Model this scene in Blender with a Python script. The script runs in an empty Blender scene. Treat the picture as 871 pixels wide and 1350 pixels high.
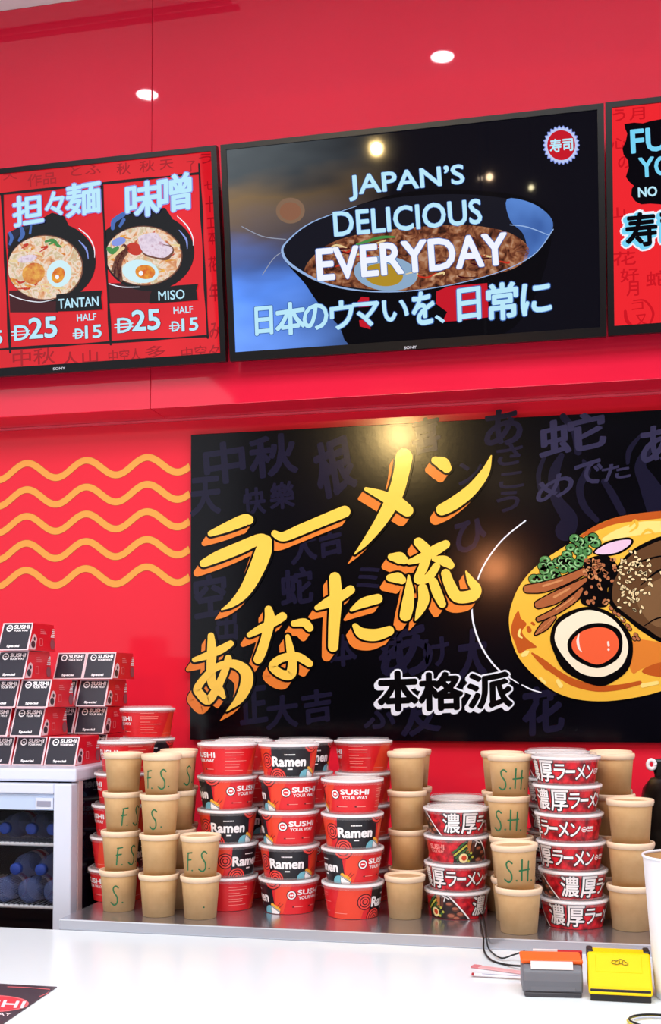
import bpy, bmesh, math, random
from mathutils import Vector, Matrix, Euler
random.seed(7)
PI = math.pi
scene = bpy.context.scene
COL = scene.collection

# ------------------------------------------------------------------ camera, world, lights, exposure
CAM = Vector((0.0, 0.0, 1.51))
F_PX, PPX, PPY = 1500.0, 435.5, 826.0
ROT = (Matrix.Rotation(math.radians(12.3), 3, 'Z') @ Matrix.Rotation(math.radians(93.0), 3, 'X')
       @ Matrix.Rotation(math.radians(-0.2), 3, 'Z'))
cd = bpy.data.cameras.new('camera')
cam = bpy.data.objects.new('camera', cd)
COL.objects.link(cam)
cam.matrix_world = Matrix.Translation(CAM) @ ROT.to_4x4()
cd.sensor_fit = 'VERTICAL'
cd.sensor_height = 24.0
cd.lens = F_PX / 1350.0 * 24.0
cd.shift_y = (PPY - 675.0) / 1350.0
cd.clip_start = 0.02
scene.camera = cam

w = bpy.data.worlds.new('hall_light')
scene.world = w
w.use_nodes = True
w.node_tree.nodes['Background'].inputs[0].default_value = (0.93, 0.96, 1.0, 1)
w.node_tree.nodes['Background'].inputs[1].default_value = 0.9

def area(name, loc, sx, sy, power, col=(0.92, 0.97, 1.0), rot=(0, 0, 0)):
    l = bpy.data.lights.new(name, 'AREA')
    l.shape = 'RECTANGLE'; l.size = sx; l.size_y = sy; l.energy = power; l.color = col
    o = bpy.data.objects.new(name, l); COL.objects.link(o)
    o.location = loc; o.rotation_euler = rot
    return o
area('fill_light_counter', (-0.5, 1.35, 3.66), 3.6, 0.9, 62)  # added soft fill above the counter, no fixture of its own
area('fill_light_hall', (-0.5, 0.28, 3.66), 4.0, 0.9, 84)  # added fill nearer the camera, kept out of the reflections

scene.view_settings.view_transform = 'Standard'
scene.view_settings.look = 'None'
scene.view_settings.gamma = 1.0
scene.view_settings.exposure = 0.0
scene.view_settings.use_curve_mapping = False

# ------------------------------------------------------------------ helpers
def ray(x, y):
    return ROT @ Vector(((x - PPX) / F_PX, (PPY - y) / F_PX, -1.0))
def onY(x, y, Y):
    d = ray(x, y); return CAM + d * (Y / d.y)
def onZ(x, y, Z):
    d = ray(x, y); return CAM + d * ((Z - CAM.z) / d.z)
def pxX(x, y, Y):
    return onY(x, y, Y).x

class Plane:
    """a real flat surface: point, outward normal; px() finds the spot on it seen at a photo pixel"""
    def __init__(self, o, n):
        self.o = Vector(o); self.n = Vector(n).normalized()
    def px(self, x, y, lift=0.0):
        d = ray(x, y)
        t = (self.o - CAM).dot(self.n) / d.dot(self.n)
        return CAM + d * t + self.n * lift

def lin(c):
    return tuple(((v / 255.0) / 12.92 if v <= 10.3 else ((v / 255.0 + 0.055) / 1.055) ** 2.4) for v in c)
MATS = {}
def mat(name, rgb, rough=0.5, metal=0.0, spec=0.5, alpha=1.0, coat=0.0, trans=0.0, ior=1.45):
    if name in MATS: return MATS[name]
    m = bpy.data.materials.new(name); m.use_nodes = True
    b = m.node_tree.nodes['Principled BSDF']
    b.inputs['Base Color'].default_value = (*lin(rgb), 1)
    b.inputs['Roughness'].default_value = rough
    b.inputs['Metallic'].default_value = metal
    b.inputs['Specular IOR Level'].default_value = spec
    b.inputs['Alpha'].default_value = alpha
    b.inputs['Coat Weight'].default_value = coat
    b.inputs['Transmission Weight'].default_value = trans
    b.inputs['IOR'].default_value = ior
    MATS[name] = m
    return m
def emis(name, rgb, strength=1.0, glass=True):
    """a lit screen pixel or lamp: emission under a glossy front"""
    if name in MATS: return MATS[name]
    m = mat(name, (2, 2, 3), 0.025, spec=0.4 if glass else 0.0)
    b = m.node_tree.nodes['Principled BSDF']
    b.inputs['Emission Color'].default_value = (*lin(rgb), 1)
    b.inputs['Emission Strength'].default_value = strength
    return m
def nd(m, t, **kw):
    n = m.node_tree.nodes.new(t)
    for k, v in kw.items(): setattr(n, k, v)
    return n
def noise_into(m, socket, cols, scale=8.0, detail=4.0, coord='Object', stretch=(1, 1, 1), stops=None, distort=0.0):
    nt = m.node_tree; b = nt.nodes['Principled BSDF']
    tc = nd(m, 'ShaderNodeTexCoord'); mp = nd(m, 'ShaderNodeMapping')
    mp.inputs['Scale'].default_value = stretch
    nz = nd(m, 'ShaderNodeTexNoise'); nz.inputs['Scale'].default_value = scale
    nz.inputs['Detail'].default_value = detail; nz.inputs['Distortion'].default_value = distort
    cr = nd(m, 'ShaderNodeValToRGB'); e = cr.color_ramp.elements
    n = len(cols); stops = stops or [0.3 + 0.4 * i / (n - 1) for i in range(n)]
    e[0].position = stops[0]; e[0].color = (*lin(cols[0]), 1)
    e[1].position = stops[-1]; e[1].color = (*lin(cols[-1]), 1)
    for i in range(1, n - 1):
        x = e.new(stops[i]); x.color = (*lin(cols[i]), 1)
    L = nt.links.new
    L(tc.outputs[coord], mp.inputs['Vector']); L(mp.outputs[0], nz.inputs['Vector'])
    L(nz.outputs['Fac'], cr.inputs['Fac']); L(cr.outputs['Color'], b.inputs[socket])
    return nz
def bump(m, scale, strength, dist=0.002, stretch=(1, 1, 1)):
    nt = m.node_tree; b = nt.nodes['Principled BSDF']
    tc = nd(m, 'ShaderNodeTexCoord'); mp = nd(m, 'ShaderNodeMapping'); mp.inputs['Scale'].default_value = stretch
    nz = nd(m, 'ShaderNodeTexNoise'); nz.inputs['Scale'].default_value = scale
    bp = nd(m, 'ShaderNodeBump'); bp.inputs['Strength'].default_value = strength; bp.inputs['Distance'].default_value = dist
    L = nt.links.new
    L(tc.outputs['Object'], mp.inputs[0]); L(mp.outputs[0], nz.inputs['Vector'])
    L(nz.outputs['Fac'], bp.inputs['Height']); L(bp.outputs[0], b.inputs['Normal'])

class MB:
    """collects faces and links them as ONE mesh object"""
    def __init__(self): self.v = []; self.f = []; self.m = []; self.mats = []; self.s = []
    def mi(self, m):
        if m not in self.mats: self.mats.append(m)
        return self.mats.index(m)
    def add(self, vs, fs, m, smooth=False):
        b = len(self.v); k = self.mi(m)
        self.v += [Vector(p) for p in vs]
        for f in fs:
            self.f.append([i + b for i in f]); self.m.append(k); self.s.append(smooth)
    def poly(self, pts, m): self.add(pts, [list(range(len(pts)))], m)
    def box(self, lo, hi, m):
        x0, y0, z0 = lo; x1, y1, z1 = hi
        self.add([(x0,y0,z0),(x1,y0,z0),(x1,y1,z0),(x0,y1,z0),(x0,y0,z1),(x1,y0,z1),(x1,y1,z1),(x0,y1,z1)],
                 [(0,3,2,1),(4,5,6,7),(0,1,5,4),(1,2,6,5),(2,3,7,6),(3,0,4,7)], m)
    def prism(self, pts, vec, m):
        """closed solid: polygon pts extruded by vec"""
        n = len(pts); vec = Vector(vec)
        a = [Vector(p) for p in pts]; bq = [p + vec for p in a]
        self.add(a + bq, [list(range(n))[::-1], list(range(n, 2*n))] + [(i, (i+1) % n, n+(i+1) % n, n+i) for i in range(n)], m)
    def lathe(self, prof, m, c=(0,0,0), seg=48, smooth=True, closed=False):
        c = Vector(c); vs = []; fs = []
        n = len(prof)
        for i in range(seg):
            a = 2*PI*i/seg
            for r, z in prof: vs.append(c + Vector((r*math.cos(a), r*math.sin(a), z)))
        last = n if closed else n-1
        for i in range(seg):
            j = (i+1) % seg
            for k in range(last):
                k2 = (k+1) % n
                fs.append((i*n+k, j*n+k, j*n+k2, i*n+k2))
        self.add(vs, fs, m, smooth)
    def tube(self, pts, r, m, seg=8):
        pts = [Vector(p) for p in pts]; vs = []; fs = []; n = len(pts)
        up = Vector((0.3, 0.2, 1)).normalized()
        for i, p in enumerate(pts):
            d = (pts[min(i+1, n-1)] - pts[max(i-1, 0)]).normalized()
            a = d.cross(up)
            if a.length < 1e-4: a = d.cross(Vector((1, 0, 0)))
            a.normalize(); b = a.cross(d)
            for k in range(seg):
                t = 2*PI*k/seg; vs.append(p + a*(r*math.cos(t)) + b*(r*math.sin(t)))
        for i in range(n-1):
            for k in range(seg):
                k2 = (k+1) % seg
                fs.append((i*seg+k, i*seg+k2, (i+1)*seg+k2, (i+1)*seg+k))
        fs.append(list(range(seg))); fs.append([(n-1)*seg+k for k in range(seg)][::-1])
        self.add(vs, fs, m, True)
    def build(self, name, parent=None, root=None, bevel=0.0, bseg=2):
        """vertices are world coordinates; they are stored relative to the thing's base"""
        off = Vector(root.location) if root is not None else Vector((0, 0, 0))
        me = bpy.data.meshes.new(name)
        me.from_pydata([tuple(p - off) for p in self.v], [], self.f)
        for m in self.mats: me.materials.append(m)
        for p, k, s in zip(me.polygons, self.m, self.s): p.material_index = k; p.use_smooth = s
        me.update()
        o = bpy.data.objects.new(name, me); COL.objects.link(o)
        if parent is not None: o.parent = parent
        if bevel:
            b = o.modifiers.new('bevel', 'BEVEL'); b.width = bevel; b.segments = bseg; b.limit_method = 'ANGLE'
            b.angle_limit = math.radians(40)
        return o

def tag(o, label=None, cat=None, group=None, kind=None):
    if label: o['label'] = label
    if cat: o['category'] = cat
    if group: o['group'] = group
    if kind: o['kind'] = kind
    return o
def thing(name, loc, label, cat, group=None, rz=0.0):
    o = bpy.data.objects.new(name, None); COL.objects.link(o)
    o.empty_display_size = 0.05
    o.location = loc; o.rotation_euler = (0, 0, rz)
    return tag(o, label, cat, group)
def copy_tree(o, parent=None):
    c = o.copy(); COL.objects.link(c)
    if parent is not None: c.parent = parent
    for ch in [x for x in o.children]: copy_tree(ch, c)
    return c
def mirror_spot(x, y, Y, Z):
    """where on the level z=Z stands a thing whose mirror image in the glossy face at y=Y is seen at pixel x,y"""
    p = onZ(x, y, Z); return Vector((p.x, 2*Y - p.y, Z))

# ---- lettering: the built-in font turned into flat outlines
GL = {}
STEP = 0.000012
def glyphs(text, bold=0.0):
    k = (text, bold)
    if k in GL: return GL[k]
    def raw(bd):
        c = bpy.data.curves.new('t', 'FONT'); c.body = text; c.offset = bd; c.resolution_u = 3
        o = bpy.data.objects.new('t', c); COL.objects.link(o)
        dg = bpy.context.evaluated_depsgraph_get()
        me = bpy.data.meshes.new_from_object(o.evaluated_get(dg))
        vs = [(v.co.x, v.co.y) for v in me.vertices]; fs = [tuple(p.vertices) for p in me.polygons]
        bpy.data.objects.remove(o); bpy.data.curves.remove(c); bpy.data.meshes.remove(me)
        return vs, fs
    vs, fs = raw(0.0)
    x0 = min(p[0] for p in vs); x1 = max(p[0] for p in vs); y0 = min(p[1] for p in vs); y1 = max(p[1] for p in vs)
    if bold: vs, fs = raw(bold)
    GL[k] = ([((x-x0)/(x1-x0), (y-y0)/(y1-y0)) for x, y in vs], fs)
    return GL[k]
def char_parts(name, jobs, pl, parent, root):
    for tx, p0, p1, h, m, lift, bold in jobs:
        b = MB(); text_px(b, pl, tx, p0, p1, h, m, lift, bold); b.build(name, parent, root)
def text_px(mb, pl, text, p0, p1, h, m, lift, bold=0.0, shift=(0, 0)):
    """lettering on a surface: baseline from pixel p0 to p1, height vector h (dx,dy)"""
    vs, fs = glyphs(text)
    def lay(dx, dy, k):
        P = [pl.px(p0[0]+dx+s*(p1[0]-p0[0])+t*h[0], p0[1]+dy+s*(p1[1]-p0[1])+t*h[1], lift+STEP*k) for s, t in vs]
        mb.add(P, fs, m)
    r = bold*1.15*math.hypot(*h)          # a heavier pen: the outline laid down all round itself
    if r > 0:
        for k in range(8): lay(shift[0]+r*math.cos(k*PI/4), shift[1]+r*math.sin(k*PI/4), k)
    lay(shift[0], shift[1], 8)
def catmull(pts, n=6, closed=False):
    out = []; N = len(pts)
    dim = len(pts[0])
    rng = range(N) if closed else range(N-1)
    for i in rng:
        if closed: p0, p1, p2, p3 = pts[(i-1) % N], pts[i], pts[(i+1) % N], pts[(i+2) % N]
        else: p0, p1, p2, p3 = pts[max(i-1, 0)], pts[i], pts[i+1], pts[min(i+2, N-1)]
        for k in range(n):
            t = k/n
            out.append(tuple(0.5*((2*p1[d]) + (-p0[d]+p2[d])*t + (2*p0[d]-5*p1[d]+4*p2[d]-p3[d])*t*t + (-p0[d]+3*p1[d]-3*p2[d]+p3[d])*t**3) for d in range(dim)))
    if not closed: out.append(tuple(pts[-1]))
    return out
def stroke2d(pts, grow=0.0, n=6, cap=True):
    """brush stroke: (x,y,width) points -> list of outline pieces (2D), side by side"""
    c = catmull(pts, n) if len(pts) > 2 else [tuple(pts[0][d]+(pts[-1][d]-pts[0][d])*k/n for d in range(3)) for k in range(n+1)]
    L = []; Rr = []; N = len(c); dirs = []
    for i in range(N):
        a = c[max(i-1, 0)]; b = c[min(i+1, N-1)]
        dx, dy = b[0]-a[0], b[1]-a[1]; l = math.hypot(dx, dy) or 1
        wd = max(c[i][2]/2 + grow, 1e-5); dirs.append(math.atan2(dy, dx))
        L.append((c[i][0]-dy/l*wd, c[i][1]+dx/l*wd)); Rr.append((c[i][0]+dy/l*wd, c[i][1]-dx/l*wd))
    polys = [[L[i], L[i+1], Rr[i+1], Rr[i]] for i in range(N-1)]
    if cap:
        for e, s in ((0, PI/2), (N-1, -PI/2)):
            wd = max(c[e][2]/2 + grow, 1e-5)
            polys.append([(c[e][0]+wd*math.cos(dirs[e]+s+PI*k/8), c[e][1]+wd*math.sin(dirs[e]+s+PI*k/8)) for k in range(9)])
    return polys
STEP = 0.000012
def strokes_px(mb, pl, strokes, m, lift, org=(0, 0), sc=1.0, grow=0.0, shift=(0, 0), cap=True, n=6):
    j = 0
    for s in strokes:
        for q in stroke2d(s, grow, n, cap):
            j += 1          # ink laid over ink: each dab a hair above the one before
            mb.poly([pl.px(org[0]+x/sc+shift[0], org[1]+y/sc+shift[1], lift+(STEP*j if len(strokes)+len(s) > 4 else 0)) for x, y in q], m)
def halo_px(mb, pl, text, p0, p1, h, m, lift, r, bold=0.02, sh=(0, 0), n=12):
    """a round-cornered outline of lettering: the same outline laid down all round it"""
    for k in range(n):
        a = 2*PI*k/n
        rr = r+bold*1.15*math.hypot(*h)
        text_px(mb, pl, text, p0, p1, h, m, lift+STEP*k, 0, (sh[0]+rr*math.cos(a), sh[1]+rr*math.sin(a)))
def poly_px(mb, pl, pts, m, lift, org=(0, 0), sc=1.0, smooth=0):
    if smooth: pts = catmull(pts, smooth, True)
    mb.poly([pl.px(org[0]+x/sc, org[1]+y/sc, lift) for x, y in pts], m)
def ell(cx, cy, rx, ry, rot=0.0, n=40, a0=0.0, a1=2*PI):
    c, s = math.cos(rot), math.sin(rot)
    full = abs(a1-a0-2*PI) < 1e-6
    return [(cx+rx*math.cos(t)*c-ry*math.sin(t)*s, cy+rx*math.cos(t)*s+ry*math.sin(t)*c)
            for t in [a0+(a1-a0)*k/(n if full else n-1) for k in range(n)]]

# ------------------------------------------------------------------ the setting
WALL_Y, BULK_Y, SOFFIT_Z, CEIL_Z = 3.42, 3.27, 2.366, 3.70
RED = mat('red_lacquer_panel', (232, 32, 62), 0.04, spec=0.9)
noise_into(RED, 'Base Color', [(229, 32, 62), (235, 36, 66)], 1.5, 2)
REDW = mat('red_wall_vinyl', (236, 26, 48), 0.12, spec=0.4)
noise_into(REDW, 'Base Color', [(232, 34, 56), (237, 38, 60)], 1.2, 2)
WHITE = mat('white_ceiling_paint', (250, 247, 248), 0.7)
m = MB(); m.box((-4.5, WALL_Y, 0), (2.6, WALL_Y+0.1, CEIL_Z), REDW)
tag(m.build('wall_back'), kind='structure')
SEAM = onY(199.5, 265, BULK_Y).x
m = MB()
m.box((-4.5, BULK_Y, SOFFIT_Z), (SEAM-0.0006, WALL_Y-0.001, CEIL_Z-0.001), RED)
m.box((SEAM+0.0006, BULK_Y, SOFFIT_Z), (2.6, WALL_Y-0.001, CEIL_Z-0.001), RED)
o = m.build('wall_upper', bevel=0.002, bseg=2); tag(o, kind='structure')
m = MB(); m.box((-4.5, WALL_Y-0.010, SOFFIT_Z-0.007), (2.6, WALL_Y-0.0005, SOFFIT_Z-0.0005), mat('red_edge_strip', (236, 84, 104), 0.3))
tag(m.build('trim_1'), kind='structure')
m = MB(); m.box((-4.5, -0.3, CEIL_Z), (2.6, WALL_Y+0.1, CEIL_Z+0.08), WHITE)
HALL_Z = 5.4
m.box((-4.5, -8.0, HALL_Z), (2.6, -0.3, HALL_Z+0.08), mat('hall_ceiling', (26, 24, 28), 0.8)); m.box((-4.5, -0.34, CEIL_Z), (2.6, -0.3, HALL_Z), WHITE)
tag(m.build('ceiling'), kind='structure')
FLOOR = mat('grey_floor_tile', (96, 92, 92), 0.35)
noise_into(FLOOR, 'Base Color', [(86, 82, 82), (108, 104, 104)], 3.0, 4)
m = MB(); m.box((-4.5, -8.0, -0.08), (2.6, WALL_Y+0.1, 0), FLOOR)
tag(m.build('floor'), kind='structure')
m = MB(); m.box((-4.5, -8.1, 0), (2.6, -8.0, 5.48), mat('dark_hall_wall', (30, 27, 30), 0.7))
tag(m.build('wall_rear'), kind='structure')

# air slots in the ceiling (their mirror images run along the top of the glossy bulkhead)
DARK = mat('black_slot', (14, 10, 12), 0.6)
for (a, b), lb in ((((0, 42), (305, 0)), 'dark air slot in the white ceiling nearer the red bulkhead'),
                   (((0, 53.5), (314, 6.6)), 'dark air slot in the white ceiling farther from the red bulkhead')):
    p = mirror_spot(*a, BULK_Y, CEIL_Z); q = mirror_spot(*b, BULK_Y, CEIL_Z)
    y = (p.y+q.y)/2
    m = MB()
    m.box((p.x-0.6, y-0.012, CEIL_Z-0.006), (q.x, y+0.012, CEIL_Z), DARK)
    o = m.build('ceiling_air_slot'); tag(o, lb, 'air slot', 'air slots in the ceiling')

# recessed downlights (seen mirrored in the glossy red panels, as in the photo)
LAMP = emis('downlight_lens', (255, 240, 246), 34.0, glass=False)
RING = mat('downlight_ring', (225, 220, 222), 0.3)
RINGD = mat('downlight_baffle', (70, 60, 66), 0.3, metal=0.6)
def downlight(p, r, lb, strength=None):
    t = thing('downlight', p, lb, 'downlight', 'ceiling downlights')
    m = MB(); m.lathe([(r*1.14, 0), (r*1.14, -0.005), (r*1.0, -0.007), (r*0.98, -0.003), (r*0.98, 0)], RING, p, 40); m.build('trim_ring', t, t)
    m = MB(); m.lathe([(0.0001, -0.002), (r*0.62, -0.002), (r*0.98, -0.0035)], LAMP, p, 40); m.build('lamp_lens', t, t)
    return t
downlight(mirror_spot(583, 73, BULK_Y, CEIL_Z), 0.040, 'round ceiling downlight mirrored in the red panel above the middle screen')
downlight(mirror_spot(194, 123, BULK_Y, CEIL_Z), 0.040, 'round ceiling downlight mirrored in the red panel above the left screen, across the panel joint')

# ------------------------------------------------------------------ wavy stripes on the wall
def wave_rows():
    A = onY(35.8, 480+438/3.35, WALL_Y); B = onY(194, 480+412/3.35, WALL_Y)
    T = onY(74.6, 480+502/3.35, WALL_Y)
    lam = (B.x-A.x)/2; amp = (A.z-T.z)/2
    zs = [onY(115, 480+v/3.35, WALL_Y).z for v in (425, 543, 662, 783, 903)]
    x_end = pxX(251, 700, WALL_Y)
    t = thing('wave_decal', (A.x, WALL_Y-0.0008, zs[-1]-amp*2), 'five orange wavy stripes across the red wall left of the black poster', 'wall decal')
    M_ = mat('orange_vinyl', (246, 165, 74), 0.25, spec=0.4)
    ED = mat('orange_vinyl_edge', (176, 88, 30), 0.4)
    for zc in zs:
        for hw, mm, dy, nm in ((0.0118, ED, 0.0006, 'stripe_edge'), (0.0108, M_, 0.0012, 'wavy_stripe')):
            m = MB(); top = []; bot = []
            x = x_end-2.2*lam*2.5
            n = 260
            for i in range(n+1):
                X = x+(x_end-x)*i/n
                ph = 2*PI*(X-A.x)/lam
                z = zc-amp+amp*math.cos(ph); dz = -amp*math.sin(ph)*2*PI/lam
                l = math.hypot(1, dz)
                top.append(Vector((X-dz/l*hw, WALL_Y-dy, z+hw/l))); bot.append(Vector((X+dz/l*hw, WALL_Y-dy, z-hw/l)))
            for p in top+bot: p.x = min(p.x, x_end)
            N = n+1
            vs = top+bot
            m.add(vs, [(i, i+1, N+i+1, N+i) for i in range(n)], mm)
            if nm == 'wavy_stripe': s = m.build('wavy_stripe', t, t); last.parent = s
            else: last = m.build('stripe_edge', t, t)
wave_rows()

# ------------------------------------------------------------------ menu screens
TILT = math.radians(9.0)
TVN = Vector((0, -math.cos(TILT), -math.sin(TILT))); TVV = Vector((0, -math.sin(TILT), math.cos(TILT)))
TVO = Vector((0, 3.197, 2.475))
TVP = Plane(TVO, TVN)
def tvp(x, s, d=0.0): return TVO + Vector((x, 0, 0)) + TVV*s + TVN*d
BEZ = mat('black_screen_bezel', (9, 9, 15), 0.3, spec=0.3)
SHELL = mat('black_screen_shell', (16, 15, 17), 0.5)
SILV = mat('silver_badge_ink', (205, 205, 215), 0.35)
def tvbox(m, x0, x1, s0, s1, d0, d1, mm):
    m.prism([tvp(x0, s0, d0), tvp(x1, s0, d0), tvp(x1, s1, d0), tvp(x0, s1, d0)], TVN*(d1-d0), mm)
def make_screen(x0, x1, hgt, lb, screen_mat, dz=0.0, badge=None):
    base = tvp((x0+x1)/2, dz, -0.05)
    t = thing('menu_screen', base, lb, 'menu screen', 'menu screens on the red bulkhead')
    b, bt, bb = 0.017, 0.015, 0.026
    m = MB()
    tvbox(m, x0, x1, dz+hgt-bt, dz+hgt, -0.022, 0.0, BEZ); tvbox(m, x0, x1, dz, dz+bb, -0.022, 0.0, BEZ)
    tvbox(m, x0, x0+b, dz+bb, dz+hgt-bt, -0.022, 0.0, BEZ); tvbox(m, x1-b, x1, dz+bb, dz+hgt-bt, -0.022, 0.0, BEZ)
    m.build('bezel', t, t)
    m = MB(); tvbox(m, x0+0.004, x1-0.004, dz+0.004, dz+hgt-0.004, -0.040, -0.022, SHELL)
    tvbox(m, x0+0.1, x1-0.1, dz+0.02, dz+hgt*0.6, -0.062, -0.040, SHELL)
    m.build('back_shell', t, t)
    m = MB()
    for xx in (x0+0.3, x1-0.34):       # wall bracket arms reaching the bulkhead
        a = tvp(xx, dz+0.12, -0.06); c = tvp(xx, dz+0.5, -0.04)
        m.box((xx, a.y-0.004, a.z), (xx+0.04, BULK_Y-0.001, a.z+0.03), SHELL)
        m.box((xx, c.y-0.004, c.z), (xx+0.04, BULK_Y-0.001, c.z+0.03), SHELL)
    m.build('wall_bracket', t, t)
    m = MB(); m.poly([tvp(x0+b, dz+bb, -0.006), tvp(x1-b, dz+bb, -0.006), tvp(x1-b, dz+hgt-bt, -0.006), tvp(x0+b, dz+hgt-bt, -0.006)], screen_mat)
    scr = m.build('screen', t, t)
    if badge:
        m = MB(); text_px(m, TVP, 'SONY', badge[0], badge[1], badge[2], SILV, 0.0006, 0.02); m.build('badge', t, t)
    return t, scr
SL = -0.006    # the screen face, relative to the bezel front
def layer(k): return SL + 0.0004*k

def clip(pts, ax, ay, bx, by):
    """keep the part of a polygon left of the line a->b (photo pixels, y down)"""
    out = []; n = len(pts)
    sd = lambda p: (bx-ax)*(p[1]-ay)-(by-ay)*(p[0]-ax)
    for i in range(n):
        p, q = pts[i], pts[(i+1) % n]; a, b = sd(p), sd(q)
        if a >= 0: out.append(p)
        if (a >= 0) != (b >= 0):
            t = a/(a-b); out.append((p[0]+t*(q[0]-p[0]), p[1]+t*(q[1]-p[1])))
    return out

S_RED = emis('screen_red', (226, 26, 40), 1.0)
noise_into(S_RED, 'Emission Color', [(205, 18, 32), (240, 34, 46)], 2.2, 3)
S_RED3 = emis('screen_bright_red', (240, 40, 48), 1.0)
S_DKRED = emis('screen_dark_red', (166, 14, 28), 1.0)
S_MAROON = emis('screen_maroon', (62, 8, 18), 1.0)
S_BLACK = emis('screen_black', (8, 6, 12), 1.0)
S_NAVY = emis('screen_navy', (26, 26, 52), 1.0)
S_CYAN = emis('screen_ice_blue', (186, 232, 250), 1.0)
S_CYAN2 = emis('screen_sky_blue', (120, 212, 246), 1.0)
S_LILAC = emis('screen_lilac', (132, 150, 226), 1.0)
S_BLUE = emis('screen_blue', (66, 104, 178), 1.0)
S_WHITE = emis('screen_white', (240, 244, 255), 1.0)
S_EGG = emis('screen_egg_white', (206, 238, 246), 1.0)
S_YOLK = emis('screen_yolk', (226, 130, 30), 1.0)
noise_into(S_YOLK, 'Emission Color', [(206, 80, 24), (240, 170, 50)], 60, 3)
S_SOUP = emis('screen_creamy_soup', (226, 196, 160), 1.0)
noise_into(S_SOUP, 'Emission Color', [(186, 70, 40), (226, 170, 120), (240, 220, 205), (206, 190, 150), (222, 150, 110)], 34, 5, distort=1.2, stops=[0.30, 0.42, 0.52, 0.6, 0.72])
S_ORNG = emis('screen_orange_chicken', (222, 130, 60), 1.0)
noise_into(S_ORNG, 'Emission Color', [(196, 84, 36), (236, 180, 80)], 70, 4)
S_CHILI = emis('screen_chili_red', (196, 52, 34), 1.0)
S_GREEN = emis('screen_herb_green', (70, 140, 70), 1.0)
S_PORK = emis('screen_pork', (226, 206, 222), 1.0)
noise_into(S_PORK, 'Emission Color', [(190, 150, 170), (232, 216, 232), (206, 186, 206)], 60, 4)
S_BROWN = emis('screen_brown', (112, 68, 52), 1.0)
S_NOODLE = emis('screen_noodle', (232, 206, 150), 1.0)

TV_H = 0.621
T1X1 = TVP.px(293, 335).x - 0.004
t1, scr1 = make_screen(T1X1-1.09, T1X1, TV_H, 'left wall screen, red menu with two ramen bowls priced 25', S_RED, dz=0.001, badge=((70, 488), (86, 487), (0, -3.4)))
def px1(x, y): return (x/2.81, 180+y/2.81)
# panel rules
m = MB()
for a, b in (((5, 215), (35, 800)), ((375, 180), (408, 770)), ((735, 100), (768, 745)), ((-40, 216), (735, 135)), ((-40, 790), (768, 738))):
    (x0, y0), (x1, y1) = px1(*a), px1(*b)
    k = 7
    pts = [(x0+(x1-x0)*i/k, y0+(y1-y0)*i/k, 3.2+1.2*math.sin(i*2.1+x0)) for i in range(k+1)]
    strokes_px(m, TVP, [pts], S_BLACK, layer(4))
m.build('panel_rule', scr1, t1)
def bowl_pic(org, sc, spec, left, name):
    """a photographed ramen bowl on the screen; coordinates in crop units"""
    m = MB()
    cl = lambda pts: clip(pts, org[0]+left[1][0]/sc, org[1]+left[1][1]/sc, org[0]+left[0][0]/sc, org[1]+left[0][1]/sc)
    def P(pts, mm, k):
        q = cl([(org[0]+x/sc, org[1]+y/sc) for x, y in pts])
        if len(q) > 2: m.poly([TVP.px(x, y, layer(k)) for x, y in q], mm)
    def S(st, mm, k):
        for s in st:
            for q in stroke2d(s, 0, 6):
                P(q, mm, k)
    spec(P, S)
    return m.build(name, scr1, t1)
def tantan(P, S):
    P([(60, 700), (520, 690), (470, 880), (64, 880)], S_MAROON, 1)
    P([(60, 250), (300, 130), (420, 60), (520, 90), (560, 170), (500, 300), (60, 420)], S_BLACK, 1)
    P([(52, 230), (150, 180), (260, 150), (310, 130), (230, 260), (52, 360)], S_NAVY, 1.5)
    P(ell(415, 465, 365, 325), S_BLACK, 2)
    S([[(75, 230, 26), (90, 270, 30), (75, 320, 20)], [(170, 190, 30), (180, 240, 36), (150, 290, 20)], [(250, 160, 16), (240, 230, 20)]], S_BLUE, 3)
    P(ell(365, 512, 312, 268), S_BROWN, 3)
    P(ell(362, 512, 304, 260), S_SOUP, 4)
    S([[(640, 190, 6), (720, 260, 10), (765, 350, 8), (770, 430, 4)]], S_WHITE, 3)
    S([[(640, 290, 6), (700, 360, 16), (718, 440, 6)]], S_LILAC, 3)
    S([[(75, 735, 8), (180, 775, 8), (320, 795, 6), (430, 775, 4)]], S_WHITE, 3)
    for i in range(24):
        a = random.uniform(0, 2*PI); r = random.uniform(0.55, 0.95)
        x, y = 362+300*r*math.cos(a), 515+250*r*math.sin(a)
        S([[(x, y, 12), (x+random.uniform(-50, 50), y+random.uniform(-14, 24), 18), (x+random.uniform(-80, 80), y+random.uniform(-20, 50), 8)]], [S_CHILI, S_NOODLE, S_ORNG, S_NOODLE][i % 4], 5)
    P(ell(270, 560, 95, 85, -0.5), S_ORNG, 6)
    P(ell(220, 440, 80, 30, -0.2), S_PORK, 6)
    S([[(370, 300, 18), (430, 290, 30), (470, 330, 26), (500, 345, 10)], [(400, 320, 16), (450, 300, 20)]], S_GREEN, 6)
    P(ell(480, 562, 100, 112, 0.35), S_EGG, 6); P(ell(474, 575, 50, 68, 0.4), S_YOLK, 7)
    P(ell(465, 590, 16, 18), S_WHITE, 8)
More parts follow.
